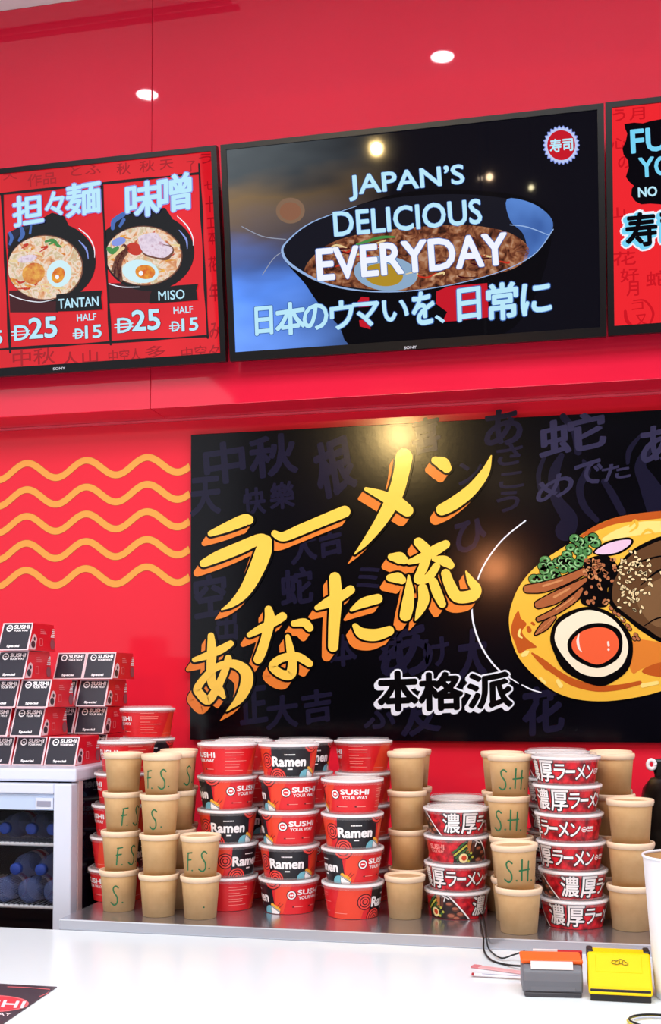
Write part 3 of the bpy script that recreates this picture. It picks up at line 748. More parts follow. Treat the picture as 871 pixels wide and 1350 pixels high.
PB_([(720, 720), (871, 730), (1000, 740), (960, 830), (780, 870), (720, 900), (700, 840)], C_CH2, 7)
PB_([(770, 880), (830, 850), (900, 840), (900, 915), (840, 915), (780, 900)], C_CHI, 8)
# noodles under the toppings, pork
PB_([(620, 330), (700, 240), (800, 180), (900, 150), (1060, 170), (1160, 320), (1180, 520), (1080, 680), (900, 735), (780, 680), (690, 610), (590, 520), (590, 400)], KS, 8)
PB_([(640, 335), (710, 255), (810, 200), (900, 172), (1040, 190), (1140, 330), (1150, 520), (1060, 660), (900, 712), (800, 660), (700, 590), (612, 510), (612, 410)], C_MEAT, 9)
PB_([(740, 480), (871, 380), (1000, 360), (1060, 500), (980, 620), (871, 650), (790, 600)], C_ME2, 10)
PS_([[(690, 300, 4), (760, 290, 10), (871, 262, 8), (1000, 270, 4)], [(760, 420, 4), (860, 340, 12), (960, 330, 6)], [(780, 640, 4), (850, 600, 8), (930, 590, 4)]], KS, 11)
PB_([(500, 240), (560, 190), (640, 165), (700, 160), (722, 180), (700, 215), (640, 250), (560, 262)], KS, 9); PB_([(512, 240), (565, 200), (640, 177), (698, 172), (708, 184), (690, 208), (635, 240), (560, 252)], C_PNK, 10)
for cx, cy in [(400, 165), (430, 185), (480, 175), (515, 190), (380, 215), (420, 235), (470, 235), (360, 255), (440, 270), (500, 160), (240, 285), (270, 310), (310, 295), (345, 300), (385, 300), (420, 300), (240, 340), (290, 350), (340, 330), (390, 330), (210, 385), (250, 378), (300, 375), (180, 385), (450, 205), (230, 315), (330, 285), (370, 285)]:
    rr = random.uniform(24, 31)
    PB_(ell(cx, cy, rr+4, rr*0.86+4, n=20), KS, 9+0.02*cx/100, 0); PB_(ell(cx, cy, rr, rr*0.84, n=20), C_GR, 9.4, 0)
    a = random.uniform(0, 6)
    PS_([[(cx+rr*0.6*math.cos(a+t), cy+rr*0.5*math.sin(a+t), 6) for t in (0, 0.8, 1.6, 2.4)]], C_GR2, 9.8); PB_(ell(cx, cy, rr*0.3, rr*0.22, n=12), KS, 9.7, 0)
for s in ([(145, 440, 40), (230, 430, 52), (340, 395, 44), (450, 345, 34)], [(205, 525, 40), (290, 490, 60), (380, 440, 44), (460, 390, 20)], [(205, 605, 22), (300, 560, 30), (400, 490, 34), (440, 440, 16)], [(190, 685, 10), (240, 640, 40), (290, 595, 16)], [(380, 520, 14), (430, 475, 20)]):
    PS_([s], KS, 10, 7); PS_([s], C_BAM, 10.5)
    PS_([[(x, y-6, w_*0.22) for x, y, w_ in s[1:-1]]] if len(s) > 3 else [[(s[0][0], s[0][1], 3), (s[-1][0], s[-1][1], 3)]], C_BA2, 11)
PB_([(450, 300), (510, 262), (590, 265), (640, 330), (610, 400), (580, 440), (590, 500), (560, 540), (440, 520), (445, 420), (470, 360)], KS, 11)
for i in range(60):
    x, y = random.uniform(455, 625), random.uniform(275, 530)
    if y > 400 and x > 590: continue
    PB_(ell(x, y, random.uniform(9, 17), random.uniform(7, 12), random.uniform(0, 3), n=9), [C_MIN, C_BA2, C_MIN][i % 3], 11.4, 0)
for x, y in ((600, 545), (620, 570), (640, 580), (665, 610), (690, 640), (700, 655), (735, 690), (745, 710), (725, 710)):
    PB_(ell(x, y, 17, 12, 0.8, n=10), KS, 11, 0); PB_(ell(x, y, 13, 8, 0.8, n=10), C_MIN, 11.4, 0)
PB_([(310, 600), (420, 545), (520, 540), (620, 585), (700, 680), (718, 780), (690, 880), (610, 945), (540, 968), (440, 940), (340, 880), (290, 790), (268, 700)], KS, 12)
PB_([(325, 620), (430, 562), (520, 560), (610, 605), (675, 690), (692, 770), (660, 855), (590, 905), (520, 918), (430, 895), (350, 820), (300, 740), (295, 680)], C_EGG, 13)
PB_([(385, 690), (450, 640), (550, 625), (640, 660), (662, 740), (635, 820), (540, 870), (450, 850), (380, 800), (362, 740)], KS, 14)
PB_([(405, 700), (460, 662), (545, 648), (615, 675), (642, 740), (615, 805), (535, 850), (460, 830), (400, 785), (385, 740)], C_YLK, 15)
PS_([[(425, 685, 4), (418, 720, 14), (425, 760, 12), (440, 782, 4)], [(583, 730, 12), (586, 748, 12)], [(585, 768, 12), (586, 771, 12)]], pmat('poster_yolk_glint', (255, 226, 214)), 16)
for i in range(95):
    if i < 45: x, y = random.gauss(700, 50), random.gauss(460, 60)
    else: x, y = random.gauss(720, 70), random.gauss(320, 45)
    if x > 1000 or x < 636: continue
    a = random.uniform(0, 3)
    PB_(ell(x, y, 15, 8, a, n=8), KS, 12, 0); PB_(ell(x, y, 12, 6, a, n=8), C_SES, 12.5, 0)
bm_.build('ramen_illustration', pt, pt)

# ------------------------------------------------------------------ white counter and steel worktop
CT = 0.925; TRAY = 0.950; TRAY_Y0 = 2.583
WQ = mat('white_counter_top', (232, 240, 246), 0.18, spec=0.5)
noise_into(WQ, 'Base Color', [(228, 239, 246), (236, 244, 249)], 2.0, 3)
ct = thing('counter', (-0.6, 1.6, 0), 'wide white service counter across the foreground', 'counter')
m = MB(); m.box((-2.6, 0.75, CT-0.04), (1.3, TRAY_Y0-0.003, CT), WQ); m.build('worktop', ct, ct, bevel=0.004)
m = MB(); m.box((-2.55, 0.80, 0.0), (1.25, 2.50, CT-0.04), mat('red_counter_base', (190, 24, 40), 0.3)); m.build('base_cabinet', ct, ct)
STEEL = mat('brushed_steel', (196, 196, 204), 0.22, metal=0.9)
bump(STEEL, 30, 0.05, 0.001, (1, 40, 1))
STEELD = mat('darker_leg_steel', (120, 118, 124), 0.3, metal=0.9)  # darker steel of the legs
tx0 = onZ(88, 1207, TRAY).x
wt = thing('steel_worktop', ((tx0+1.3)/2, 3.0, 0), 'stainless steel back worktop carrying the bowl and cup stacks', 'worktop')
m = MB(); m.box((tx0, TRAY_Y0, TRAY-0.004), (1.3, WALL_Y-0.002, TRAY), STEEL); m.build('top_plate', wt, wt, bevel=0.0015)
m = MB(); m.box((tx0, TRAY_Y0, CT-0.03), (1.3, TRAY_Y0+0.003, TRAY-0.004), STEEL); m.box((tx0, TRAY_Y0+0.003, CT-0.03), (tx0+0.003, WALL_Y-0.002, TRAY-0.004), STEEL)
m.box((tx0, TRAY_Y0-0.0012, TRAY-0.0035), (1.3, TRAY_Y0, TRAY-0.0005), mat('steel_edge_highlight', (235, 235, 240), 0.15, metal=0.9)); m.build('front_lip', wt, wt)  # last strip paints the highlight line along the lip edge
for lx, ly in ((tx0+0.02, 2.62), (tx0+0.02, 3.34), (1.24, 2.62), (1.24, 3.34)):
    m = MB(); m.box((lx, ly, 0), (lx+0.04, ly+0.04, CT-0.03), STEELD); m.box((lx-0.004, ly-0.004, CT-0.034), (lx+0.044, ly+0.044, TRAY-0.004), STEELD)
    m.build('leg', wt, wt)

# ------------------------------------------------------------------ glass-door fridge
FX1, FX0, FY = -1.287, -1.90, 2.75
FT = 1.297
FW = mat('fridge_white', (216, 222, 240), 0.25)
FWP = mat('fridge_corner_post', (214, 190, 190), 0.3)
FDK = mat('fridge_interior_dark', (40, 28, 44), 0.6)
fr = thing('display_fridge', ((FX0+FX1)/2, 3.0, 0), 'white glass-door display fridge at the left edge holding water bottles', 'fridge')
m = MB(); m.box((FX0, FY+0.02, FT-0.034), (FX1+0.004, 3.32, FT), FW); m.build('top_panel', fr, fr, bevel=0.006)
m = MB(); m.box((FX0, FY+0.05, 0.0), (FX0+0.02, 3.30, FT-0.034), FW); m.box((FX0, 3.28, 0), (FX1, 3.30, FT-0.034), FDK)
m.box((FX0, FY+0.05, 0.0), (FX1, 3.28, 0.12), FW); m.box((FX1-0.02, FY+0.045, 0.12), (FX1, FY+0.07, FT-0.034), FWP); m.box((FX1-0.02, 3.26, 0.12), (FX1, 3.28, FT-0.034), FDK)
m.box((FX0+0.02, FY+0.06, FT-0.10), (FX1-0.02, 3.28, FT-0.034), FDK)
m.build('cabinet', fr, fr)
m = MB(); m.box((FX1-0.012, FY+0.07, 0.12), (FX1-0.004, 3.26, FT-0.034), mat('dark_side_glass', (24, 14, 34), 0.05, spec=0.5)); m.build('side_glass', fr, fr)
OX1 = -1.337; OX0 = FX0+0.05; OZ1 = 1.232; OZ0 = 0.16
m = MB()
m.box((OX1, FY, 0.11), (FX1, FY+0.04, FT-0.038), FW); m.box((FX0, FY, 0.11), (OX0, FY+0.04, FT-0.038), FW)
m.box((OX0, FY, OZ1), (OX1, FY+0.04, FT-0.038), FW); m.box((OX0, FY, 0.11), (OX1, FY+0.04, OZ0), FW)
door = m.build('door_frame', fr, fr, bevel=0.004)
m = MB(); m.box((OX0, FY+0.008, 1.190), (OX1, FY+0.03, OZ1-0.001), mat('pale_blue_header', (190, 208, 238), 0.3)); hd = m.build('header_strip', fr, fr)
m = MB(); a = onY(46.5, 1051, FY).x
m.box((a, FY+0.002, 1.193), (OX1-0.002, FY+0.008, 1.222), FW); m.box((a+0.004, FY+0.0008, 1.200), (OX1-0.008, FY+0.002, 1.214), mat('grey_display', (150, 150, 172), 0.2)); m.build('thermostat_display', hd, fr)
GLASS = mat('clear_door_glass', (4, 5, 9), 0.03, alpha=0.10)
m = MB(); m.box((OX0-0.005, FY+0.016, OZ0-0.005), (OX1+0.005, FY+0.021, 1.192), GLASS); m.build('door_glass', door, fr)
WIRE = mat('white_coated_wire', (236, 238, 246), 0.35)
for k, z in enumerate((1.100, 0.936)):
    m = MB()
    m.tube([(OX0-0.02, 2.80, z-0.005), (OX1+0.028, 2.80, z-0.005)], 0.005, WIRE, 8)
    for y in (2.93, 3.09, 3.24): m.tube([(OX0-0.02, y, z-0.005), (OX1+0.028, y, z-0.005)], 0.0035, WIRE, 8)
    n = 40
    for i in range(n):
        x = OX0-0.02+(OX1+0.045-OX0)*i/(n-1)
        m.tube([(x, 2.795, z-0.0015), (x, 3.245, z-0.0015)], 0.0017, WIRE, 6)
    m.build('wire_shelf', fr, fr)

# water bottles lying in the fridge
PET = mat('blue_clear_bottle', (110, 130, 196), 0.05, alpha=0.32)
CAP = mat('blue_bottle_cap', (26, 62, 160), 0.5)
LAB = mat('bottle_label', (206, 196, 214), 0.4)
LABR = mat('bottle_label_red', (190, 40, 70), 0.4)
def make_bottle():
    t = thing('water_bottle', (0, 0, 0), 'x', 'water bottle', 'water bottles in the fridge')
    def rot(mb):
        mb.v = [Vector((p.x, -p.z, p.y)) for p in mb.v]     # lies along the y axis, cap towards -y
    m = MB(); m.lathe([(0.0001, -0.205), (0.026, -0.205), (0.032, -0.198), (0.033, -0.18), (0.031, -0.165), (0.033, -0.15), (0.033, -0.09), (0.031, -0.085), (0.033, -0.08), (0.031, -0.055), (0.022, -0.030), (0.014, -0.018), (0.0135, -0.004)], PET, seg=28)
    m.v = [Vector((p.x, -p.z, p.y)) for p in m.v]; m.build('bottle_body', t)
    m = MB(); m.lathe([(0.0001, 0.0), (0.0135, 0.0), (0.0152, -0.002), (0.0155, -0.016), (0.014, -0.016)], CAP, seg=28)
    m.v = [Vector((p.x, -p.z, p.y)) for p in m.v]; m.build('cap', t)
    m = MB(); m.lathe([(0.0334, -0.145), (0.0334, -0.095)], LAB, seg=28); m.lathe([(0.0337, -0.13), (0.0337, -0.112)], LABR, seg=28)
    m.v = [Vector((p.x, -p.z, p.y)) for p in m.v]; m.build('label_band', t)
    return t
bt0 = make_bottle(); first = True
for px, z, rev, lb in ((5, 1.1335, 0, 'water bottle on the upper fridge shelf, blue cap at the left photo edge'), (40, 1.1335, 0, 'water bottle on the upper fridge shelf, middle blue cap'), (68, 1.1335, 0, 'water bottle on the upper fridge shelf, blue cap beside the door frame'),
                       (3, 0.9695, 1, 'water bottle lying base forward on the lower shelf at the photo edge'), (37, 0.9695, 1, 'water bottle lying base forward, middle of the lower shelf'), (71, 0.9695, 1, 'water bottle lying base forward on the lower shelf beside the door frame'),
                       (20, 1.0265, 0, 'water bottle atop the lower-shelf bottles, left of two blue caps'), (53, 1.0265, 0, 'water bottle atop the lower-shelf bottles, right of two blue caps')):
    o = bt0 if first else copy_tree(bt0); first = False
    y = 2.808
    X = onY(px, 1100, y).x
    X = min(X, OX1-0.008)
    o.location = (X, y + (0.2055 if rev else 0), z); o.rotation_euler = (0, 0, PI if rev else 0); o['label'] = lb

# ------------------------------------------------------------------ sushi boxes on the fridge
BXB = mat('box_black', (44, 42, 54), 0.35); BXR = mat('box_red', (226, 24, 46), 0.35); BXW = mat('box_white_edge', (238, 206, 214), 0.4); BXI = mat('box_white_ink', (245, 240, 245), 0.4); BXP = mat('box_pink_ink', (236, 130, 140), 0.4); BXG = mat('box_grey_ink', (150, 84, 96), 0.4)
W_, H_, D_, SLP = 0.092, 0.077, 0.168, 0.030
def make_box():
    t = thing('sushi_box', (0, 0, 0), 'x', 'takeout box', 'sushi takeout boxes on the fridge')
    m = MB(); w2 = W_/2
    A = [(-w2, 0, 0), (w2, 0, 0), (w2, D_, 0), (-w2, D_, 0), (-w2+0.001, SLP, H_), (w2-0.001, SLP, H_), (w2-0.001, D_-0.012, H_), (-w2+0.001, D_-0.012, H_)]
    m.add(A, [(0, 3, 2, 1)], BXW); m.add(A, [(4, 5, 6, 7), (1, 2, 6, 5), (3, 0, 4, 7), (2, 3, 7, 6)], BXR); m.add(A, [(0, 1, 5, 4)], BXW)
    m.build('carton', t, bevel=0.0015)
    n = Vector((0, -H_, SLP)).normalized()
    def fp(u, v, k): return Vector((u*W_, SLP*v, H_*v)) + n*(0.0008+0.0002*k)      # u -.5...5, v 0..1
    m = MB(); m.poly([fp(-0.46, 0.04, 0), fp(0.44, 0.04, 0), fp(0.455, 0.95, 0), fp(-0.44, 0.95, 0)], BXB); pan = m.build('front_panel', t)
    m = MB()
    ring = lambda r0, cx, cy, mm, k: m.poly([fp(cx+r0*math.cos(2*PI*i/24), cy+r0*1.19*math.sin(2*PI*i/24), k) for i in range(24)], mm)
    ring(0.105, -0.24, 0.80, BXI, 1); ring(0.07, -0.24, 0.80, BXB, 2)
    m.poly([fp(-0.28, 0.785, 3), fp(-0.20, 0.785, 3), fp(-0.20, 0.815, 3), fp(-0.28, 0.815, 3)], BXI)
    def tx(s, u0, u1, v0, v1, bold, mm=BXI):
        vs, fs = glyphs(s)
        for j in range(5):
            du, dv = ((0, 0), (1, 0), (-1, 0), (0, 1), (0, -1))[j]
            m.add([fp(u0+a*(u1-u0)+du*bold*0.16, v0+b*(v1-v0)+dv*bold*0.16, 1+0.1*j) for a, b in vs], fs, mm)
    tx('SUSHI', -0.09, 0.40, 0.78, 0.91, 0.05); tx('YOUR WAY', -0.09, 0.38, 0.68, 0.745, 0.03); tx('Special', -0.22, 0.18, 0.09, 0.19, 0.04)
    m.build('lettering', pan)
    m = MB()
    def sp(y, v, k): return Vector((w2-0.001*v+0.0006+0.0002*k, y, H_*v))
    m.poly([sp(a, b, 0) for a, b in ((0.002, 0.03), (0.04, 0.03), (0.052, 0.42), (0.046, 0.55), (0.036, 0.60), (0.026, 0.55))], BXW)
    m.poly([sp(0.028+0.012*math.cos(i*PI/9), 0.22+0.13*math.sin(i*PI/9), 1) for i in range(18)], BXB)
    m.poly([sp(0.037+0.006*math.cos(i*PI/9), 0.42+0.07*math.sin(i*PI/9), 1) for i in range(18)], BXB)
    for k in range(3):
        m.poly([sp(a, b, 1) for a, b in ((0.072, 0.62+k*0.07), (0.108-0.006*k, 0.62+k*0.07), (0.108-0.006*k, 0.65+k*0.07), (0.072, 0.65+k*0.07))], BXP)
    for a0, a1, b0, b1 in ((0.066, 0.086, 0.18, 0.21), (0.066, 0.086, 0.43, 0.46), (0.066, 0.069, 0.18, 0.46), (0.083, 0.086, 0.18, 0.46)):
        m.poly([sp(a0, b0, 1), sp(a1, b0, 1), sp(a1, b1, 1), sp(a0, b1, 1)], BXP)
    for k in range(5):
        m.poly([sp(0.135+0.003*k, 0.52+k*0.07, 1), sp(0.158, 0.52+k*0.07, 1), sp(0.158, 0.56+k*0.07, 1), sp(0.135+0.003*k, 0.56+k*0.07, 1)], BXI)
    m.poly([sp(0.146+0.014*math.cos(i*PI/9), 0.27+0.2*math.sin(i*PI/9), 1) for i in range(18)], BXG)
    m.build('side_print', t)
    return t
bx0 = make_box(); first = True
FRB, REB = 2.868, 3.052
def row(k): return FT + 0.0005 + k*(H_+0.0015)
def cx_of(x0, x1, Y, k): return (pxX(x0, 940, Y)+pxX(x1, 940, Y))/2
for x0, x1, Y, k, lb in ((-27, 15, FRB, 0, 'sushi box at the left photo edge, bottom row'), (16, 57, FRB, 0, 'middle sushi box of the bottom front row'), (58, 100, FRB, 0, 'rightmost sushi box of the bottom front row, by the fridge corner'),
                        (-31, 10, FRB, 1, 'sushi box at the left photo edge, second row up'), (13, 54, FRB, 1, 'front sushi box with full red side, second row up'),
                        (-21, 20, FRB, 2, 'sushi box at the left photo edge, third row up'), (21.5, 62, FRB, 2, 'front sushi box with full red side, third row up'),
                        (-9, 31, FRB, 3, 'left sushi box of the fourth row, directly under the topmost box'), (-5, 37, FRB, 4, 'topmost sushi box of the pile on the fridge'),
                        (97, 137, REB, 0, 'rear sushi box in the bottom row behind the corner box'), (97, 137, REB, 1, 'shaded rear sushi box in the second row beside the red bowls'), (99, 139, REB, 2, 'rear right sushi box in the third row, against the red wall'),
                        (70, 108, REB, 3, 'middle sushi box of the fourth row'), (109, 147, REB, 3, 'rightmost sushi box of the fourth row, highest on that side'),
                        (57, 96, REB, 0, 'sushi box hidden in the rear pile, bottom'), (57, 96, REB, 1, 'sushi box hidden in the rear pile, second up'), (58, 97, REB, 2, 'sushi box hidden in the rear pile, third up, edge showing')):
    o = bx0 if first else copy_tree(bx0); first = False
    X = cx_of(x0, x1, Y, k)
    o.location = (X, Y, row(k)); o['label'] = lb

# ------------------------------------------------------------------ printed paper bowls
class Wrap:
    """flat print artwork: x in degrees round the bowl, y in metres up its side, wrapped onto the cone"""
    def __init__(self, rb, rt, h): self.rb, self.rt, self.h = rb, rt, h; self.rm = (rb+rt)/2; self.items = []
    def mm(self, deg): return math.radians(deg)*self.rm
    def poly(self, pts, m, k, smooth=0):
        if smooth: pts = catmull(pts, smooth, True)
        self.items.append(([(self.mm(a), y) for a, y in pts], [list(range(len(pts)))], m, k))
    def disc(self, a, y, r, m, k, n=36, ry=None):
        self.items.append(([(self.mm(a)+r*math.cos(2*PI*i/n), y+(ry or r)*math.sin(2*PI*i/n)) for i in range(n)], [list(range(n))], m, k))
    def line(self, pts, wd, m, k, n=6):
        for q in stroke2d([(self.mm(a), y, wd) for a, y in pts], 0, n): self.items.append((q, [list(range(len(q)))], m, k))
    def text(self, s, a0, a1, y0, y1, m, k, bold=0.0):
        vs, fs = glyphs(s)
        r = bold*1.15*(y1-y0) if (y1-y0) > 0.006 else bold*0.02
        for j in range(9 if r > 0 else 1):
            dx, dy = (0, 0) if j == 8 or r == 0 else (r*math.cos(j*PI/4), r*math.sin(j*PI/4))
            self.items.append(([(self.mm(a0+u*(a1-a0))+dx, y0+v*(y1-y0)+dy) for u, v in vs], fs, m, k+0.04*j))
    def into(self, mb, lo=0.001, hi=None):
        hi = hi or self.h-0.001
        for vs, fs, mt, k in self.items:
            bm = bmesh.new()
            bv = [bm.verts.new((x, y, 0)) for x, y in vs]
            for f in fs:
                try: bm.faces.new([bv[i] for i in f])
                except ValueError: pass
            bmesh.ops.triangulate(bm, faces=bm.faces[:])
            for co, no in (((0, lo, 0), (0, -1, 0)), ((0, hi, 0), (0, 1, 0))):
                bmesh.ops.bisect_plane(bm, geom=bm.verts[:]+bm.edges[:]+bm.faces[:], plane_co=co, plane_no=no, clear_outer=True)
            if not bm.verts: bm.free(); continue
            xa = min(v.co.x for v in bm.verts); xb = max(v.co.x for v in bm.verts); st = 0.005
            x = math.floor(xa/st)*st+st
            while x < xb:
                bmesh.ops.bisect_plane(bm, geom=bm.verts[:]+bm.edges[:]+bm.faces[:], plane_co=(x, 0, 0), plane_no=(1, 0, 0)); x += st
            bm.verts.index_update()
            out = []
            for v in bm.verts:
                a = v.co.x/self.rm; r = self.rb+(self.rt-self.rb)*v.co.y/self.h + 0.0004+0.00012*k
                out.append((r*math.sin(a), -r*math.cos(a), v.co.y))
            mb.add(out, [[v.index for v in f.verts] for f in bm.faces], mt)
            bm.free()
B_RED = mat('bowl_red', (220, 32, 40), 0.32); B_BLK = mat('bowl_black', (26, 24, 32), 0.32); B_WHT = mat('bowl_white_ink', (246, 242, 244), 0.35); B_DRD = mat('bowl_dark_red', (70, 6, 16), 0.35)
B_RNG = mat('bowl_ring_red', (240, 70, 62), 0.35); B_ORG = mat('bowl_orange_red', (232, 66, 40), 0.35); B_TEAL = mat('bowl_teal', (112, 182, 200), 0.35); B_YEL = mat('bowl_noodle_yellow', (244, 176, 58), 0.35); B_PNK = mat('bowl_pink_ink', (248, 158, 150), 0.35)
RIMW = mat('white_paper_rim', (252, 248, 250), 0.35)
CLEAR = mat('clear_plastic_lid', (240, 236, 240), 0.06, spec=0.6, alpha=0.12)
CLEARE = mat('clear_lid_edge', (244, 240, 242), 0.1, alpha=0.7)
INSIDE = mat('bowl_inside_white', (236, 226, 222), 0.5)
def shell(rb, rt, h, outer):
    m = MB()
    m.lathe([(rb-0.002, 0.003), (rb, 0.0), (rb+0.0002, 0.001)], outer, seg=72); m.lathe([(rb+0.0002, 0.001), (rt, h)], outer, seg=72)
    m.lathe([(rt, h), (rt-0.001, h), (rb-0.001, 0.004), (0.0001, 0.004)], INSIDE, seg=72)
    return m
def lid_parts(t, rt, h, dome):
    m = MB(); c = rt+0.0012                        # rolled white rim
    m.lathe([(c-0.0022, h-0.0036), (c+0.0014, h-0.0036), (c+0.0026, h-0.0022), (c+0.0030, h), (c+0.0026, h+0.0020), (c+0.0012, h+0.0032), (c-0.0030, h+0.0032)], RIMW, seg=72, closed=True)
    m.build('rolled_rim', t)
    m = MB()
    m.lathe([(rt+0.0034, h-0.0095), (rt+0.0044, h-0.0088), (rt+0.0046, h+0.0028), (rt+0.001, h+0.0036), (rt-0.0030, h+0.0034), (rt-0.0050, h+dome-0.001), (rt-0.0065, h+dome), (rt-0.0085, h+dome-0.0008), (rt-0.0100, h+0.0030), (0.0001, h+0.0028)], CLEAR, seg=72)
    m.lathe([(rt+0.0040, h+0.0032), (rt-0.0030, h+0.0038)], CLEARE, seg=72)
    m.lathe([(rt-0.0054, h+dome+0.0002), (rt-0.0082, h+dome)], CLEARE, seg=72)
    m.build('lid', t)
S_RB, S_RT, S_H, S_DOME = 0.0615, 0.0735, 0.0800, 0.0085
def make_ramen_bowl():
    t = thing('ramen_bowl', (0, 0, 0), 'x', 'paper bowl')
    m = shell(S_RB, S_RT, S_H, B_RED); w_ = Wrap(S_RB, S_RT, S_H); h = S_H
    w_.poly([(236, 0), (300, 0), (322, h), (258, h)], B_ORG, 0); w_.poly([(50, 0), (70, 0), (92, h), (58, h)], B_ORG, 0)
    w_.poly([(-42, 0), (-39, h*0.5), (-37, h), (47, h), (50, h*0.5), (54, 0)], B_BLK, 1)
    for (a, y, r, n) in ((-52, h*0.52, 0.0185, 3), (-26, 0.001, 0.0235, 4), (50, h+0.004, 0.0225, 3)):
        for i in range(n):
            w_.disc(a, y, r*(1-i/n)+0.0012, B_DRD, 2+1.2*i); w_.disc(a, y, r*(1-i/n)-0.0012, B_RNG, 2.6+1.2*i)
    w_.text('Ramen', -36, 37, h*0.36, h*0.645, B_WHT, 8, 0.05)
    for k in range(7): w_.poly([(-9+k*3.2, h*0.70), (-6.6+k*3.2, h*0.70), (-6.6+k*3.2, h*0.735), (-9+k*3.2, h*0.735)], B_WHT, 7)
    w_.poly([(-3, h*0.25), (8, h*0.25), (8, h*0.29), (-3, h*0.29)], B_WHT, 7)
    w_.disc(39, 0.003, 0.0185, B_BLK, 7); w_.disc(39, 0.003, 0.0175, B_TEAL, 8)
    for a, y in ((47, 0.022), (52, 0.0185), (57, 0.0165), (61, 0.0125)): w_.disc(a, y, 0.0052, B_YEL, 8)
    w_.poly([(43, -0.002), (41.5, 0.010), (44, 0.0225), (66.5, 0.0065), (64.5, 0.0035), (63, -0.002)], B_BLK, 8.5); w_.poly([(44, -0.002), (42.5, 0.010), (44.5, 0.021), (65.5, 0.0063), (63, 0.0035), (62, -0.002)], B_WHT, 9.2)
    w_.line([(45, 0.0185), (64, 0.0055)], 0.0016, B_BLK, 10)
    w_.line([(61, 0.0135), (72, 0.026)], 0.0011, B_DRD, 9); w_.line([(58, 0.018), (66, 0.029)], 0.0011, B_DRD, 9)
    w_.disc(90, h*0.60, 0.0122, B_DRD, 2); w_.disc(90, h*0.60, 0.0102, B_WHT, 3); w_.disc(90, h*0.60, 0.0070, B_RED, 4)
    for dx in (-3.2, 0.4): w_.disc(90+dx+1.4, h*0.60, 0.0022, B_WHT, 5)
    w_.poly([(86, h*0.59), (94, h*0.59), (94, h*0.61), (86, h*0.61)], B_WHT, 5)
    w_.text('SUSHI', 103, 161, h*0.605, h*0.755, B_WHT, 3, 0.055); w_.text('YOUR WAY', 105, 159, h*0.46, h*0.555, B_WHT, 3, 0.035)
    for a in (92, 132):
        w_.poly([(a, h*0.215), (a+4, h*0.215), (a+4, h*0.25), (a, h*0.25)], B_DRD, 3); w_.poly([(a+4, h*0.225), (a+24, h*0.225), (a+24, h*0.242), (a+4, h*0.242)], B_PNK, 3)
    for k in range(8):
        y = h*(0.86-0.093*k-(0.02 if k % 2 else 0)); a1 = 206+18*((k*5) % 3)/2+ (8 if k % 2 == 0 else 0)
        w_.poly([(183, y), (a1, y), (a1, y+0.0011), (183, y+0.0011)], B_PNK, 3)
    w_.poly([(240, h*0.16), (270, h*0.16), (270, h*0.175), (240, h*0.175)], B_PNK, 3)
    w_.into(m); m.build('bowl_body', t); lid_parts(t, S_RT, S_H, S_DOME)
    return t
N_RB, N_RT, N_H, N_DOME = 0.0655, 0.0768, 0.0620, 0.0085
N_RED = mat('thick_ramen_red', (206, 26, 40), 0.32); noise_into(N_RED, 'Base Color', [(120, 8, 22), (190, 20, 36), (222, 34, 48)], 60, 4, stops=[0.36, 0.5, 0.62])
N_BRN = mat('print_meat_brown', (92, 48, 36), 0.35); N_BR2 = mat('print_meat_light', (168, 96, 72), 0.35); N_GRN = mat('print_green', (52, 100, 52), 0.35); N_BAM = mat('print_bamboo', (186, 112, 60), 0.35); N_DRK = mat('print_dark_broth', (36, 18, 18), 0.35); N_YLK = mat('print_yolk', (206, 70, 36), 0.35); N_EGG = mat('print_egg', (240, 220, 160), 0.35); N_ONI = mat('print_onion', (190, 186, 70), 0.35)
